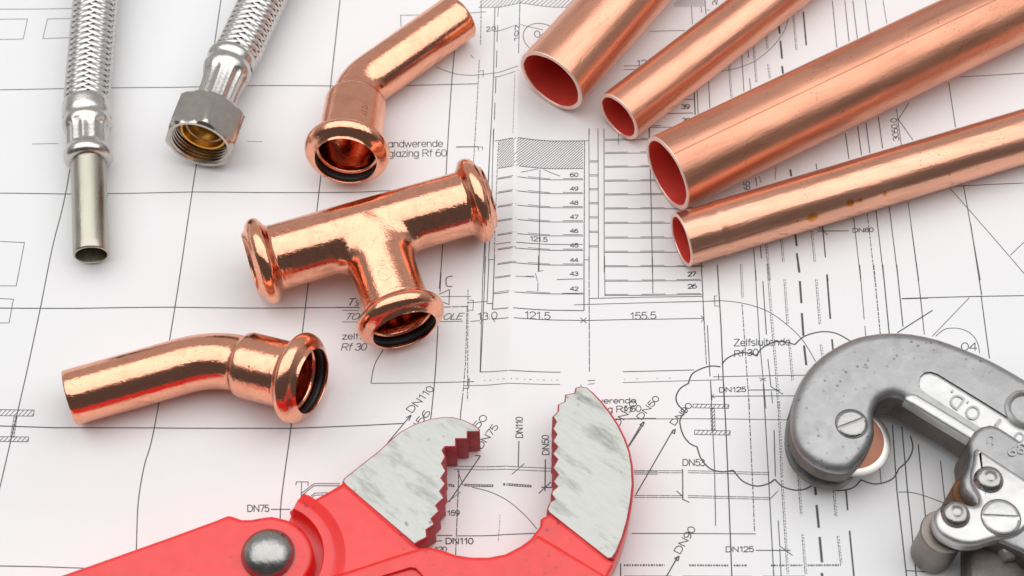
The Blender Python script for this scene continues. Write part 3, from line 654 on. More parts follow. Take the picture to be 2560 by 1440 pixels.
def finish_sheet():
    fm = [0]*NPAPER+[1]*(len(SH.f)-NPAPER)
    o = part('architectural_plan', SH.v, SH.f, None, None, None, ['paper', 'ink'], fm)
    for p in o.data.polygons:
        if p.material_index == 0: p.use_smooth = True
    o['label'] = 'large white architectural plan sheet printed with grid, stairs and pipe sizes, under everything'; o['category'] = 'drawing'
finish_sheet()
# ------------------------------------------------------------------ straight copper pipes
def pipe(end, px2, r, wall, length, material, label, collar=False, dz=0.0):
    A = P(*end, r+dz); B = P(*px2, r+dz); d = (B-A).normalized()
    base = Vector((A.x, A.y, 0))
    t = thing('copper_pipe', label, 'pipe', base, math.atan2(d.y, d.x), 'cut copper pipes at the top right')
    ch = .35
    prof = [(ch, r)]
    if collar: prof = [(ch, r-.12), (2, r-.12), (6, r-.12), (9.6, r-.12), (10.3, r-.22), (10.9, r)]; prof += [(s, r) for s in np.linspace(12.5, length-ch, 24)]
    else: prof += [(s, r) for s in np.linspace(6, length-ch, 24)]
    v, f = lathe(A, d, prof, 96); part('outer_wall', v, f, material, t)
    ri = r-wall; ph = A.x
    wob = lambda i, a: 1+(.011*math.sin(3*a+ph)+.006*math.sin(7*a+2*ph)+.004*math.sin(13*a+ph) if i <= 2 else 0)
    v, f = lathe(A, d, [(.3, ri)]+[(s, ri) for s in np.linspace(2, length-.3, 20)], 96, rfun=lambda i, a: wob(0, a) if i == 0 else 1); part('bore', v, f, 'bore', t)
    v, f = lathe(A, d, [(.3, ri), (.05, ri+.12), (0, ri+.3), (0, r-.35), (.08, r-.12), (ch, r)], 96, rfun=wob); part('cut_rim', v, f, 'cut', t)
    v, f = lathe(A, d, [(length-.3, ri), (length, ri+.2), (length, r-.2), (length-ch, r)], 96); part('cut_rim', v, f, 'cut', t)
    return t
pipe((1377, 203), (1558, 0), 10.95, 1.3, 190, 'pipe', 'thick bright copper pipe with its dark red bore facing left, nearest the top middle')
pipe((1545, 293), (1924, 0), 7.9, 1.25, 260, 'pipe', 'thin copper pipe lying between the two thick copper pipes, worn bright')
pipe((1667, 434), (2560, 4), 11.2, 1.35, 250, 'pipe_dull', 'thick dull copper pipe with a scored line along it, right under the thin upper pipe')
pipe((1702, 600), (2560, 341), 7.75, 1.1, 240, 'pipe_stained', 'thin copper pipe with orange stains, lowest of the four pipes', True)

add_mask('pipe_dull', scored(rad(97), 11.2), (.30, .13, .08), .75)
add_mask('pipe_stained', spots([((36, -6.75, 11.3), 1.9), ((47.5, -6.6, 11.7), 1.3), ((50.5, -6.5, 11.9), .95), ((58, -6.6, 11.6), .8), ((31.5, -6.8, 11.2), .5), ((78, -6.7, 11.5), .6)]), (.62, .20, .02), .9)
# ------------------------------------------------------------------ press fittings
def mouth(r_out, bead, L_):
    """socket profile seen from its mouth: list of (distance from the mouth, radius), outside then inside"""
    k = bead/12.1; o = r_out
    outer = [(8.2, o), (7.6, o+.10), (7.3, o), (6.9, o+.18), (6.4, o+.65), (5.9, o+1.5*k), (5.4, bead-.75), (4.8, bead-.22), (4.1, bead), (3.5, bead-.04), (2.8, bead-.25), (2.2, bead-.6),
             (1.75, bead-1.05), (1.4, bead-1.6), (1.1, bead-2.2), (.75, bead-2.75), (.35, bead-3.1), (0, bead-3.3)]
    inner = [(.05, bead-3.4), (.3, bead-3.5), (.7, bead-3.4), (1.0, bead-3.0), (1.2, bead-2.4), (3.5, bead-2.4), (3.65, bead-3.3), (3.9, bead-3.95), (4.4, bead-4.2), (L_, bead-4.0)]
    return outer, inner

def elbow(A, V, B, R, r, ro, bead, label):
    pa = Path(A, V, B, R); Lp = pa.L
    base = Vector((V.x, V.y, 0))
    t = thing('copper_elbow', label, 'pipe fitting', base, 0, 'copper press elbows')
    o, i = mouth(ro, bead, 14)
    s0 = pa.l1+pa.la*.98
    outer = [(0.0, r-.25), (.3, r)]+[(s, r) for s in np.linspace(1.5, s0, 46)]+[(s0+.35, r+.12), (s0+.8, r+.5*(ro-r)), (s0+1.3, ro-.2), (s0+2.0, ro)]
    outer += [(s, ro) for s in np.linspace(s0+3, Lp-8.6, 8)]+[(Lp-m, rr) for m, rr in o]
    stop = s0+2.5
    inner = [(Lp-m, rr) for m, rr in i[:-1]]+[(s, bead-4.0) for s in np.linspace(Lp-6.5, stop+.6, 6)]+[(stop, bead-4.7), (stop-.4, r-1.1)]
    inner += [(s, r-1.0) for s in np.linspace(stop-1, .3, 40)]+[(0, r-.8)]
    allp = outer+inner
    fr = []
    for s, rr in allp:
        c, d = pa(max(0, min(Lp, s))); fr.append((c, d))
    v, f = rings(fr, [rr for s, rr in allp], 96, True); part('body', v, f, 'copper', t, 50)
    c, d = pa(Lp-2.4); v, f = torus(c, d, bead-2.4, 1.15, 1.05); part('o_ring', v, f, 'rubber', t)
    return t, pa
def socket_mark(text, t, pa, s_mid, ang, ro, size):
    '''raised letters running along the socket of an elbow'''
    c, d = pa(s_mid); sd = d.cross(Vector((0, 0, 1))).normalized(); up = sd.cross(d)
    v, f = glyphs(text, .10, .02, 2); xm = (min(q[0] for q in v)+max(q[0] for q in v))/2
    out = []
    for q in v:
        al = ang+(q[1]-.35)*size/ro; rr = ro+max(-.02, q[2])*1.3
        out.append(c+d*((q[0]-xm)*size)+sd*(math.cos(al)*rr)+up*(math.sin(al)*rr))
    part('embossed_mark', out, f, 'copper', t, 30)
zl = 12.1
def ez(px, z): return P(px[0], px[1], z)
E1, PA1 = elbow(ez((174, 995), 7.6), ez((536, 893), 7.9), ez((781, 953), 13.6), 24, 7.5, 8.85, 12.1, 'copper elbow lying lower left near the red wrench, its open socket turned right')
E2, PA2 = elbow(ez((1150, 41), 7.4), ez((897, 220), 7.9), ez((864, 403), 13.6), 13, 7.35, 8.95, 12.1, 'copper elbow at the top, its open socket facing the viewer')

socket_mark('SHS', E2, PA2, PA2.L-13.2, rad(118), 8.95, 2.7)
socket_mark('15', E1, PA1, PA1.L-13.5, rad(60), 8.85, 2.5)
def smin(a, b, k):
    h = np.clip(.5+.5*(b-a)/k, 0, 1); return b*(1-h)+a*h-k*h*(1-h)
def tee():
    z = 12.1
    a, b = P(648, 655, z), P(1196, 498, z); ctr = P(924, 577, z); br = P(1012, 816, z)
    ux = (b-a).normalized(); uz = Vector((0, 0, 1)); uy = uz.cross(ux)      # local axes: run = x, branch = -y
    La = (a-ctr).length+2.6; Lb = (b-ctr).length+2.6; Lc = (br-ctr).length+1.2
    t = thing('copper_tee', 'copper tee fitting in the middle, its branch opening towards the viewer', 'pipe fitting', Vector((ctr.x, ctr.y, 0)), math.atan2(ux.y, ux.x))
    Wd = lambda p: ctr+ux*p[0]+uy*p[1]+uz*p[2]
    RO, RI, bead = 9.05, 7.75, 12.1
    def F(p, R, k):
        d1 = np.sqrt(p[..., 1]**2+p[..., 2]**2)-R
        d2 = np.sqrt(p[..., 0]**2+p[..., 2]**2)-R
        d2 = d2+1.5*np.maximum(0, p[..., 1])
        return smin(d1, d2, k*np.clip(-p[..., 1]/9, .06, 1))
    def net(R, k, h=.55):
        # naive surface nets, then projected on to the exact blend
        x = np.arange(-15.4, 15.41, h); y = np.arange(-15.4, 11.01, h); zz = np.arange(-11, 11.01, h)
        g = np.stack(np.meshgrid(x, y, zz, indexing='ij'), -1); val = F(g, R, k); ins = val < 0
        nx, ny, nz = ins.shape; cid = -np.ones((nx-1, ny-1, nz-1), int); vs, fs = [], []
        c = sum(ins[i:nx-1+i, j:ny-1+j, l:nz-1+l].astype(int) for i in (0, 1) for j in (0, 1) for l in (0, 1))
        act = np.argwhere((c > 0) & (c < 8)); cid[tuple(act.T)] = np.arange(len(act))
        p = np.stack([x[act[:, 0]]+h/2, y[act[:, 1]]+h/2, zz[act[:, 2]]+h/2], -1)
        for _ in range(6):
            e = 1e-3; f0 = F(p, R, k)
            gr = np.stack([(F(p+np.eye(3)[q]*e, R, k)-f0)/e for q in range(3)], -1)
            p = p-gr*(f0/np.maximum(1e-6, (gr**2).sum(-1)))[:, None]
        for ax in range(3):
            sl = [slice(1, -1)]*3; sl[ax] = slice(0, -1); s2 = list(sl); s2[ax] = slice(1, None)
            A_ = ins[tuple(sl)]; B_ = ins[tuple(s2)]
            for idx in np.argwhere(A_ != B_):
                i0 = idx+np.array([1 if q != ax else 0 for q in range(3)])
                u, w = [q for q in range(3) if q != ax]
                cells = []
                for du, dw in ((0, 0), (1, 0), (1, 1), (0, 1)):
                    cc = i0.copy(); cc[u] -= du; cc[w] -= dw; cells.append(cid[tuple(cc)])
                if min(cells) < 0: continue
                flip = bool(A_[tuple(idx)]) ^ (ax == 1)
                fs.append(tuple(cells) if not flip else tuple(cells[::-1]))
        return p, fs
    vs, fs = net(RO, 4.6)
    bm_ = MB(); bm_.add([Wd(q) for q in vs], fs)
    vi, fi = net(RI, 2.0); bm_.add([Wd(q) for q in vi], [q[::-1] for q in fi])
    part('body', bm_.v, bm_.f, 'copper_worn', t, 60)
    for dirv, Ls in ((-ux, La), (ux, Lb), (-uy, Lc)):
        o, i = mouth(RO, bead, 14)
        pr = [(13.2, RO-.06), (13.9, RO), (14.6, RO)]+[(s, RO) for s in np.linspace(15.2, Ls-8.6, 8)]+[(Ls-m, rr) for m, rr in o]
        pr += [(Ls-m, rr) for m, rr in i[:-1]]+[(s, RI) for s in np.linspace(Ls-8, 13, 6)]
        v, f = lathe(ctr, dirv, pr, 96); part('socket_end', v, f, 'copper_worn', t, 50)
        v, f = torus(ctr+dirv*(Ls-2.4), dirv, bead-2.4, 1.15, 1.05); part('o_ring', v, f, 'rubber', t)
    # raised maker's letters wrapped on the cylinders
    def wrap(text, axis, side, c0, start, ang0, size, along):
        v, f = glyphs(text, .10, .0, 2); xm = (min(q[0] for q in v)+max(q[0] for q in v))/2
        out = []
        for q in v:
            u, w, e = (q[0]-xm)*size, (q[1]-.35)*size, max(-.02, q[2])*1.1
            s, arcl = (start+u, w) if along else (start+w, u)
            al = ang0+arcl/RO
            rr = RO+e
            out.append(c0+axis*s+side*(math.sin(al)*rr)+uz*(math.cos(al)*rr))
        return out, f
    def mark(v, f): part('embossed_mark', v, f, 'copper', t, 30)
    mark(*wrap('DVGW', uy, ux, ctr, -16.2, -.10, 2.5, False))
    mark(*wrap('SHS', ux, uy, ctr, -23.0, .22, 2.6, True))
    mark(*wrap('N', uy, ux, ctr, -19.6, -.12, 2.2, False))
    rg = []
    for q in range(28):
        for rr_ in (1.75, 2.0):
            an = 2*math.pi*q/28; s = -19.6+rr_*math.sin(an); al = -.12+rr_*math.cos(an)/RO
            rg.append(ctr+uy*s+ux*(math.sin(al)*(RO+.09))+uz*(math.cos(al)*(RO+.09)))
    mark(rg, [(2*q, 2*q+1, (2*q+3) % 56, (2*q+2) % 56) for q in range(28)])
tee()

# ------------------------------------------------------------------ braided hoses
def strands(pts, r, pitch, n, w, name, parent):
    """woven sleeve: two families of flat wire bands passing over and under each other along a polyline"""
    pts = [Vector(p) for p in pts]; cum = [0]
    for p, q in zip(pts, pts[1:]): cum.append(cum[-1]+(q-p).length)
    tot = cum[-1]
    def at(s):
        s = max(0, min(tot, s)); i = min(len(cum)-2, max(0, int(np.searchsorted(cum, s, 'right'))-1))
        u = (s-cum[i])/(cum[i+1]-cum[i]); t = (pts[i+1]-pts[i]).normalized()
        if i+2 < len(pts) and u > .5: t = t.lerp((pts[i+2]-pts[i+1]).normalized(), (u-.5)).normalized()
        if i > 0 and u < .5: t = t.lerp((pts[i]-pts[i-1]).normalized(), (.5-u)).normalized()
        return pts[i].lerp(pts[i+1], u), t
    mb = MB(); Z = Vector((0, 0, 1)); ds = .42; K = int(tot/ds)
    fr = []
    for i in range(K+1):
        c, t = at(i*ds); sd = t.cross(Z).normalized(); fr.append((c, t, sd, sd.cross(t)))
    slope = 2*math.pi/pitch
    wa = w/(r*math.cos(math.atan(r*slope)))/2      # half width as an angle at constant s
    for fam in (1, -1):
        for k in range(n):
            v, f = [], []
            for i in range(K+1):
                s = i*ds; th = 2*math.pi*k/n+fam*slope*s
                cr_ = s*2*n/pitch
                ph = math.pi/2*((cr_+2*k) if fam == 1 else (2*k-cr_))+math.pi/4
                h = .30*max(-1, min(1, 1.8*math.sin(ph)))*fam
                c, t, sd, up = fr[i]
                for j in range(9):
                    q = (j-4)/4; a = th+wa*q*.97; rr = r+h+.10*(1-q*q)+(.07 if j % 2 else 0)
                    v.append(c+sd*(math.cos(a)*rr)+up*(math.sin(a)*rr))
            for i in range(K):
                for j in range(8): f.append((i*9+j, i*9+j+1, i*9+10+j, i*9+9+j))
            mb.add(v, f)
    part(name, mb.v, mb.f, 'braid', parent, 60)

def flutes(n, lo, hi, amt):
    return lambda i, a: 1-(amt*(.5-.5*math.cos(n*a))**.7 if lo <= i <= hi else 0)

def hose_tail():
    r0 = 6.7
    a, b, c = P(216, 262, r0), P(221, 402, r0), P(228, 638, 5.4)
    t = thing('braided_hose', 'braided steel hose ending in a plain dull tube, at the left edge', 'hose', Vector((b.x, b.y, 0)), 0)
    d = (b-a).normalized(); Lf = (b-a).length
    pr = [(-.6, 6.2), (-.2, 6.75), (.4, 6.95), (1.4, 7.0), (3.2, 6.98), (4.6, 6.95), (5.6, 6.6), (6.4, 6.95), (7.4, 7.0), (8.4, 6.7), (9.2, 6.35), (9.8, 6.25), (11, 6.25), (13, 6.25), (15, 6.25), (15.8, 6.25), (16.4, 6.4), (17.0, 6.75), (17.8, 6.95), (18.8, 6.9), (19.7, 6.5), (20.2, 5.8), (20.3, 4.9)]
    k = Lf/19.6; pr = [(s*k, r) for s, r in pr]
    v, f = lathe(a, d, pr, 128, rfun=flutes(12, 10, 15, .075)); part('ferrule', v, f, 'steel', t, 60)
    ax = (c-b).normalized(); Lt = (c-b).length; r = 4.95
    v, f = lathe(b, ax, [(-1, r)]+[(s, r) for s in np.linspace(0, Lt-.5, 14)]+[(Lt-.15, r-.12), (Lt, r-.35), (Lt, r-.65), (Lt-.3, r-.75), (Lt-20, r-.75)], 80); part('hose_tail', v, f, 'tail', t, 50)
    pts = [P(217, 268, r0), P(221, 210, r0+.1), P(226, 150, r0+.3), P(232, 80, r0+.8), P(240, 0, r0+1.6), P(250, -90, r0+2.4), P(262, -200, r0+2), P(276, -330, r0)]
    strands(pts, 6.25, 24, 12, 1.84, 'braided_sleeve', t)
    fr = [(p, (pts[min(i+1, len(pts)-1)]-pts[max(0, i-1)])) for i, p in enumerate(pts)]
    v, f = rings(fr, [5.75]*len(pts), 48); part('hose_liner', v, f, 'liner', t)
hose_tail()

def hose_nut():
    z = 10.5
    m = P(497, 362, 11.4); b = P(577, 156, 8.6)
    t = thing('braided_hose', 'braided steel hose ending in a hexagon nut with a brass insert', 'hose', Vector((m.x, m.y, 0)), 0)
    d = (m-b).normalized(); Lh = (m-b).length
    # hexagon nut, mouth at s = Lh
    R = 10.9; ap = R*math.cos(rad(30)); N = 96; off = rad(12)
    ln = 12.6; prof = [(Lh-ln, 0, 6.2), (Lh-ln, 1, 9.2), (Lh-ln+.9, 1, 10.3), (Lh-ln+1.6, 1, 11.5), (Lh-1.5, 1, 11.5), (Lh-.6, 1, 10.4), (Lh, 1, 9.35), (Lh, 0, 8.55)]
    rt = [8.5, 8.05]; s = Lh-.35; thr = []
    while s > Lh-5.2: thr += [(s, 0, 8.62), (s-.35, 0, 8.0), (s-.55, 0, 7.95), (s-.95, 0, 8.65)]; s -= 1.15
    prof += thr+[(Lh-5.6, 0, 8.5), (Lh-6.0, 0, 5.0)]
    Z = Vector((0, 0, 1)); sd = d.cross(Z).normalized(); up = sd.cross(d)
    v, f = [], []
    for s, hx, r in prof:
        for k in range(N):
            a = 2*math.pi*k/N
            if hx:
                al = (a % rad(60))-rad(30); r_ = min(r, ap/math.cos(al))
            else: r_ = r
            v.append(b+d*s+sd*(math.cos(a-off)*r_)+up*(math.sin(a-off)*r_))
    for i in range(len(prof)-1):
        for k in range(N): k2 = (k+1) % N; f.append((i*N+k, (i+1)*N+k, (i+1)*N+k2, i*N+k2))
    part('hex_nut', v, f, 'nut', t, 22)
    v, f = lathe(b, d, [(Lh-5.9, 8.35), (Lh-5.6, 8.3), (Lh-5.5, 7.3), (Lh-4.3, 7.0), (Lh-4.1, 6.6), (Lh-4.3, 6.1), (Lh-6.4, 5.5), (Lh-8, 4.2), (Lh-8.2, .1)], 72); part('brass_insert', v, f, 'brass', t, 40)
    pr = [(-2.4, 6.5), (-1.9, 7.0), (-1.2, 7.25), (-.2, 7.25), (.7, 7.0), (1.3, 6.75), (2.0, 6.8), (3.0, 7.2), (4.2, 7.15), (5.4, 6.8), (6.4, 6.45), (7.2, 6.3), (9, 6.15), (11, 5.95), (Lh-ln+1, 5.8)]
    v, f = lathe(b, d, pr, 128, rfun=flutes(12, 10, 14, .085)); part('ferrule', v, f, 'steel', t, 60)
    pts = [P(578, 160, 8.5), P(602, 118, 8.3), P(627, 65, 8.2), P(658, 0, 8.4), P(700, -90, 9), P(750, -200, 8.4), P(815, -340, 7)]
    strands(pts, 6.35, 24, 12, 1.86, 'braided_sleeve', t)
    fr = [(p, (pts[min(i+1, len(pts)-1)]-pts[max(0, i-1)])) for i, p in enumerate(pts)]
    v, f = rings(fr, [5.85]*len(pts), 48); part('hose_liner', v, f, 'liner', t)
hose_nut()
# ------------------------------------------------------------------ red pipe wrench
def c7(x, y): return (820+x/3.43, 1020+y/3.43)
def c8(x, y): return (1260+x/2.879, 940+y/2.879)
def resample(pts, step):
    out = []
    for i in range(len(pts)):
        a, b = Vector(pts[i]), Vector(pts[(i+1) % len(pts)]); n = max(1, int((b-a).length/step))
        out += [a.lerp(b, k/n) for k in range(n)]
    return out
def wrench():
    hub = P(670, 1388, 16)
    t = thing('pipe_wrench', 'red pipe wrench with open toothed grey jaws, at the bottom edge', 'wrench', Vector((hub.x, hub.y, 0)), 0)
    # lower layer: jaw that hooks in from the left
    ZB = 12.6
    pl = [(868, 1212), (858, 1205), (850, 1212), (820, 1230), (787, 1248), (760, 1262), (746, 1264), (735, 1268), (722, 1280), (714, 1296), (690, 1330), (640, 1480), (700, 1560), (860, 1540), (980, 1480), (1062, 1410), (1056, 1374), (1038, 1362)]
    v, f, _ = slab(px_poly(pl, ZB), .4, ZB+.9, 1.5, .6, 4); jaw = part('jaw_arm', v, f, 'red', t, 40)
    v, f = vlathe(hub, [(9.0, 13.5), (25, 13.5)], 96, (True, True)); cut(jaw, v, f)
    # raised collar round the pivot on that arm
    prf = [(13.3, 9.0), (13.3, 15.0), (13.6, 15.4), (15.5, 15.5), (16.2, 15.2), (17.4, 14.3), (18.9, 13.4), (18.9, 9.0)]
    v, f = [], []; AN = np.linspace(-40, 67, 44); n_ = len(prf)
    for a in AN:
        for r, z in prf: v.append((hub.x+r*math.cos(rad(a)), hub.y+r*math.sin(rad(a)), z))
    for i in range(len(AN)-1):
        for k in range(n_-1): f.append((i*n_+k, (i+1)*n_+k, (i+1)*n_+k+1, i*n_+k+1))
    f += [tuple(range(n_)), tuple(range((len(AN)-1)*n_, len(AN)*n_))[::-1]]
    part('pivot_collar', v, f, 'red', jaw, 50)
    zt = 12.4
    tl = [c7(*q) for q in ((150, 665), (122, 630), (136, 600), (300, 470), (430, 370), (540, 265), (620, 200), (740, 135), (880, 88), (1000, 73), (1080, 76), (1180, 105), (1260, 145), (1302, 178),
          (1302, 207), (1200, 207), (1200, 268), (1100, 268), (1100, 335), (1005, 335), (985, 365), (1012, 415), (980, 475), (1015, 540), (975, 600), (1012, 650), (965, 715), (1000, 770), (930, 835), (957, 885), (890, 950), (917, 1000), (847, 1045), (852, 1110), (775, 1150), (740, 1172))]
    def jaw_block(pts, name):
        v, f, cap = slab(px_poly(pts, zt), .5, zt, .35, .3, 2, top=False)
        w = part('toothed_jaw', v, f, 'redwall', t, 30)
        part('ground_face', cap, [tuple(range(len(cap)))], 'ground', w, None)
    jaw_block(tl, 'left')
    # upper layer: handle, pivot disc and the right-hand jaw arm
    ZA = 15.6
    disc = [(670+113*math.cos(rad(a)), 1388-97*math.sin(rad(a))) for a in np.linspace(66, -32, 26)]
    pa = [(-70, 1522), (150, 1440), (250, 1405), (420, 1345), (540, 1301), (570, 1289), (582, 1291), (604, 1299), (628, 1299), (655, 1294), (680, 1291)]+disc+[(776, 1443), (800, 1446), (850, 1434), (900, 1418), (960, 1398), (1030, 1376), (1054, 1370), (1077, 1368), (1106, 1375), (1139, 1387), (1180, 1393), (1222, 1393), (1263, 1385), (1300, 1366), (1328, 1346), (1345, 1337), (1430, 1388), (1512, 1438), (1508, 1456), (1470, 1500), (1400, 1550), (1250, 1590), (1000, 1600), (760, 1620), (380, 1680), (-60, 1760)]
    v, f, _ = slab(px_poly(pa, ZA), 1.0, ZA+.9, 1.4, .8, 5); arm = part('handle_arm', v, f, 'red', t, 40)
    bp = [(1300, 1372), (1326, 1346), (1336, 1334), (1350, 1315), (1351, 1298), (1368, 1287), (1377, 1287), (1450, 1342), (1520, 1399), (1532, 1403), (1538, 1402), (1531, 1421), (1513, 1454), (1480, 1490), (1400, 1450)]
    v, f, _ = slab(px_poly(bp, 13.6), .9, 14.2, 1.1, .6, 4); part('jaw_shank', v, f, 'red', t, 40)
    rc = [w_(*q) for q in ((600, 1290), (900, 1215), (1075, 1162), (1110, 1165), (1140, 1195), (1200, 1270), (1300, 1420), (700, 1500))]
    v, f, _ = slab(px_poly(rc, ZA), ZA-.2, ZA+3, .02, .5); cut(arm, v, f)
    # step below the ground face, right jaw
    tr = [c8(*q) for q in ((322, 985), (308, 960), (330, 905), (362, 885), (337, 850), (345, 825), (380, 795), (350, 760), (385, 710), (348, 660), (382, 600), (345, 560), (382, 510), (347, 470), (375, 420), (348, 380), (372, 330), (348, 290), (387, 250), (387, 203), (435, 180), (440, 130), (505, 118), (515, 80), (555, 72), (600, 80),
          (640, 118), (700, 182), (760, 258), (820, 348), (870, 450), (905, 550), (922, 650), (928, 780), (915, 900), (890, 1040), (855, 1160), (815, 1260), (782, 1312), (745, 1318))]
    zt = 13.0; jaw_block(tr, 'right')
    # red back of the right jaw, slightly below its ground face
    ob = [c8(*q) for q in ((585, 78), (640, 112), (704, 178), (766, 254), (827, 345), (878, 448), (912, 548), (931, 650), (938, 780), (926, 905), (901, 1045), (866, 1165), (828, 1265), (800, 1325), (740, 1330), (700, 1000), (700, 500))]
    v, f, _ = slab(px_poly(ob, 11.5), .8, 12.2, 1.2, .6); part('jaw_back', v, f, 'red', t, 40)
    # rivet
    c = P(671, 1388, 16)
    pr = [(15.5, 6.6), (16.7, 6.6)]+[(16.7+4.0*math.sin(rad(a)), 6.4*math.cos(rad(a))) for a in np.linspace(2, 88, 16)]
    v, f = vlathe(c, pr); part('rivet', v, f, 'rivet', t, 50)
wrench()

# ------------------------------------------------------------------ tube cutter
def cutter():
    ZT, ZM = 18.0, 15.2
    k = P(2390, 1050, ZT)
    t = thing('tube_cutter', 'grey cast metal tube cutter with copper cutting wheel, lower right corner', 'tube cutter', Vector((k.x, k.y, 0)), 0)
    out = [(2100, 720), (1700, 462), (1485, 335), (1400, 285), (1290, 225), (1150, 165), (1000, 110), (850, 78), (720, 72), (600, 85), (510, 110), (420, 155), (340, 210), (270, 280), (215, 370), (180, 470), (168, 570), (172, 640), (195, 710), (240, 775), (300, 822), (370, 855), (440, 866), (490, 860), (535, 828), (590, 765), (628, 700), (646, 640), (640, 575), (645, 515), (668, 465), (705, 440), (745, 434), (790, 446), (830, 472), (900, 512), (1010, 577), (1130, 652), (1200, 700), (1400, 830), (1700, 1010), (2000, 1200)]
    fine = []
    for i in range(len(out)):
        p0, p1, p2, p3 = [out[(i+q) % len(out)] for q in (-1, 0, 1, 2)]
        if math.dist(p1, p2) > 260: fine.append(p1); continue
        for u in (0, .5): fine.append(tuple(.5*((2*p1[c])+(-p0[c]+p2[c])*u+(2*p0[c]-5*p1[c]+4*p2[c]-p3[c])*u*u+(-p0[c]+3*p1[c]-3*p2[c]+p3[c])*u**3) for c in (0, 1)))
    poly = px_poly([q_(*q) for q in fine], 16.0)
    v, f, _ = slab(poly, 3.0, ZT, 3.1, 3.2, 6); fr = part('c_frame', v, f, 'cast', t, 33, ['cast', 'castdirtreflect'])
    # slit that holds the wheel
    sl = [q_(*q) for q in ((60, 560), (260, 520), (420, 500), (640, 505), (700, 700), (760, 1000), (400, 1150), (40, 900))]
    v, f, _ = slab(px_poly(sl, 9.5), 7.6, 11.2, .01, .01, 1); cut(fr, v, f)
    rec = [q_(*q) for q in ((893, 350), (900, 318), (925, 295), (960, 290), (1000, 303), (1250, 456), (1485, 603), (1800, 800), (1800, 960), (1420, 716), (1200, 580), (960, 428), (915, 398), (897, 375))]
    v, f, _ = slab(px_poly(rec, ZT), ZT-.8, ZT+2, .01, .25, 2); cut(fr, v, f)
    for p in fr.data.polygons:      # flanks darker brown: grime plus dark reflections put into their colour
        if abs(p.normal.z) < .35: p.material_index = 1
    v, f, cap = slab(offset_poly([Vector(q) for q in px_poly(rec, ZT)][::-1], .3), ZT-.78, ZT-.74, .005, .005, 1)
    part('label_panel', cap, [tuple(range(len(cap)))], 'castlight', fr, None)
    # wear rail
    rl = [q_(*q) for q in ((815, 445), (818, 420), (850, 406), (885, 414), (1000, 482), (1205, 608), (1300, 670), (1260, 725), (1180, 668), (1000, 560), (860, 474))]
    v, f, _ = slab(px_poly(rl, 19), 15.0, 19.0, 1.0, .1, 4); part('wear_rail', v, f, 'castlight', fr, 40)
    def letters(text, p0, p1, up, z, e, name, parent, m='cast'):
        v, f = glyphs(text, .5, .0, 3); x0 = min(q[0] for q in v); x1 = max(q[0] for q in v)
        A = P(*q_(*p0), z); B = P(*q_(*p1), z); U = P(*q_(p0[0]+up[0], p0[1]+up[1]), z)
        part(name, [A+(B-A)*((q[0]-x0)/(x1-x0))+(U-A)*(q[1]/CAPH)+Vector((0, 0, 1))*(e*q[2]/.5) for q in v], f, m, parent, 30)
    letters('O.D.', (1252, 514), (1078, 394), (-46, 66), ZT-.75, .35, 'embossed_lettering', fr)
    letters('1', (1362, 566), (1344, 554), (-34, 46), ZT-.75, .3, 'embossed_lettering', fr); letters('0', (1500, 655), (1448, 620), (-34, 54), ZT-.75, .3, 'embossed_lettering', fr)
    # boss at the edge of the photograph
    b = P(*q_(1492, 502), ZT); v, f = vlathe(b, [(ZT-1, 5.4), (ZT+.5, 5.2), (ZT+1.0, 4.6), (ZT+.7, 4.0), (ZT-.3, 3.4), (ZT-.4, .1)], 48); part('boss', v, f, 'castlight', fr, 40)
    def screw(px, r, z, ang, m, name):
        c = P(*q_(*px), z); v, f = vlathe(c, [(z-2, r), (z+.25, r), (z+.55, r-.35), (z+.65, r-.9)], 56, (True, True)); o = part(name, v, f, m, t, 35)
        v, f = box((c.x, c.y, z+.6), 3*r, r*.26, 1.6, ang); cut(o, v, f)
        v, f = vlathe(c, [(z-.6, r+.45), (z+.02, r+.45), (z+.02, r+.1), (z-.6, r+.1)], 56, (False, False)); part('screw_seat', v, f, 'liner', o, 35)
    screw((515, 584), 3.75, ZT, rad(22), 'rivet', 'axle_screw')
    # cutting wheel
    c = P(*q_(515, 680), 9.4)
    v, f = vlathe(c, [(8.6, .1), (8.6, 8.2), (9.25, 9.9), (9.4, 10.1), (9.55, 9.9), (10.2, 8.2), (10.2, .1)], 96, (False, False)); fm = []
    for i in range(6): fm += [0 if i in (0, 5) else 1]*96
    part('cutting_wheel', v, f, None, t, 25, ['wheel', 'wheeledge'], fm)
    # sliding carriage
    ZS = 20.5
    ca = [(1176, 690), (1186, 655), (1212, 618), (1250, 592), (1300, 581), (1345, 594), (1400, 628), (1485, 684), (1800, 890), (1900, 1300), (1700, 1500), (1480, 1300), (1300, 1220), (1230, 1060), (1196, 1000), (1150, 950), (1140, 890), (1168, 830), (1186, 760)]
    v, f, _ = slab(px_poly([q_(*q) for q in ca], ZS), 3, ZS, 1.6, .8, 5); cr = part('slide_carriage', v, f, 'cast', t, 35, ['cast', 'castdirtreflect'])
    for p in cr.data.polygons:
        if abs(p.normal.z) < .3: p.material_index = 1  # steep sides get the same grime and reflection tone as colour
    ZP = 22.0
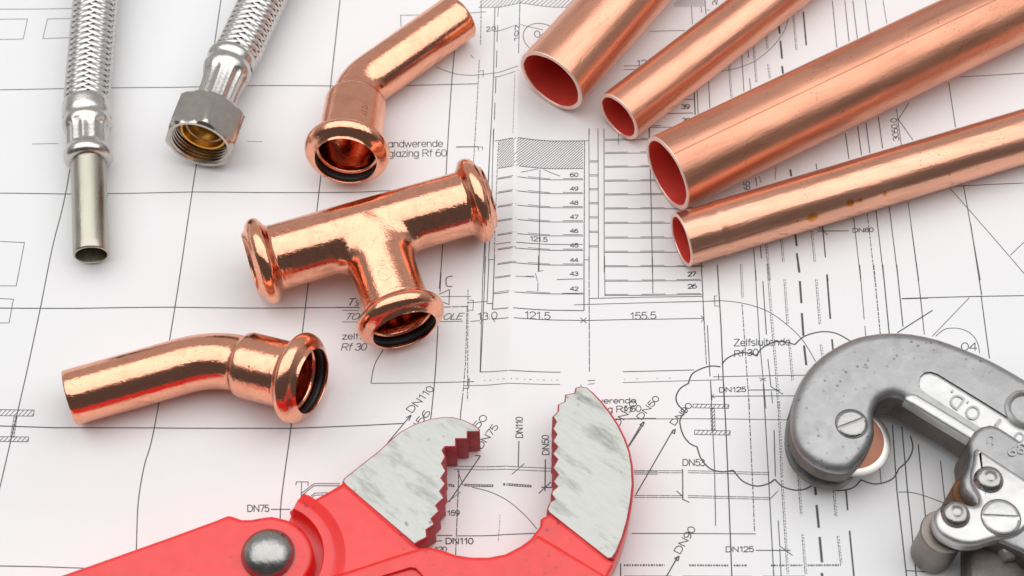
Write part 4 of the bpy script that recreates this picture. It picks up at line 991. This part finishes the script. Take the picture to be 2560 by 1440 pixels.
    pl = [(1212, 705), (1260, 735), (1330, 780), (1400, 826), (1490, 884), (1800, 1085), (1850, 1300), (1600, 1120), (1500, 1165), (1470, 1195), (1420, 1216), (1350, 1226), (1290, 1240), (1240, 1258), (1185, 1264), (1130, 1258), (1075, 1238), (1015, 1202), (985, 1150), (980, 1100), (1000, 1055), (1040, 1026), (1095, 1014), (1150, 1024), (1195, 1040), (1230, 1030), (1238, 1000), (1222, 965), (1196, 925), (1186, 885), (1190, 845), (1206, 790)]
    sm = chaikin([q_(*q) for q in pl], 1)
    v, f, _ = slab(px_poly(sm, ZP), ZP-4.6, ZP, 1.5, .6, 5); part('side_plate', v, f, 'castlight', t, 40)
    letters('8', (1500, 700), (1450, 690), (-10, 60), ZS, .3, 'stamped_size', cr); letters('9', (1440, 705), (1388, 710), (8, 60), ZS, .35, 'stamped_size', cr); letters('U', (1318, 655), (1282, 648), (-8, 48), ZS, .3, 'stamped_size', cr)
    def rivet(px, r):
        c = P(*q_(*px), ZP); z = ZP
        v, f = vlathe(c, [(z-.5, r+.5), (z+.25, r+.1), (z+.9, r-.15), (z+1.4, r-.7), (z+1.6, r-1.3), (z+1.62, r*.42), (z+1.85, r*.34), (z+1.95, r*.2)], 48); part('rivet', v, f, 'rivet', t, 45)
    rivet((1288, 898), 3.35); rivet((1100, 1094), 3.35)
    screw((1355, 1112), 4.45, ZP, rad(-3), 'castlight', 'slotted_screw')
    # guide rollers
    c = P(*q_(1042, 1182), 17)
    pr = [(.8, 4.8), (1.2, 5.3), (14.2, 5.4), (14.6, 5.75), (15.6, 5.85), (16.1, 5.6), (16.2, 5.0)]
    v, f = vlathe(c, pr, 64, (True, True)); part('guide_roller', v, f, 'roller', t, 35)
    c = P(*q_(1185, 1000), 13); v, f = vlathe(c, [(3, 5.2), (15, 5.2), (15.5, 4.8)], 56, (True, True)); part('guide_roller', v, f, 'rust', t, 35)
    # body of the carriage below the plate, and the feed screw
    bd = [(1188, 1060), (1500, 1040), (1800, 1250), (1800, 1750), (1188, 1700)]
    v, f, _ = slab(px_poly([q_(*q) for q in bd], 13), 1.0, 13, .8, .5); part('carriage_body', v, f, 'castdirtreflect', t, 35)
    a, b = P(*q_(1380, 1290), 14.5), P(*q_(1620, 1180), 14.5); d = (b-a).normalized()
    v, f = lathe(a, d, [(-2, .1), (-1.6, 2.6), (0, 3.2), (6, 3.2), (30, 3.2)], 40); part('feed_screw', v, f, 'castlight', t, 40)
cutter()
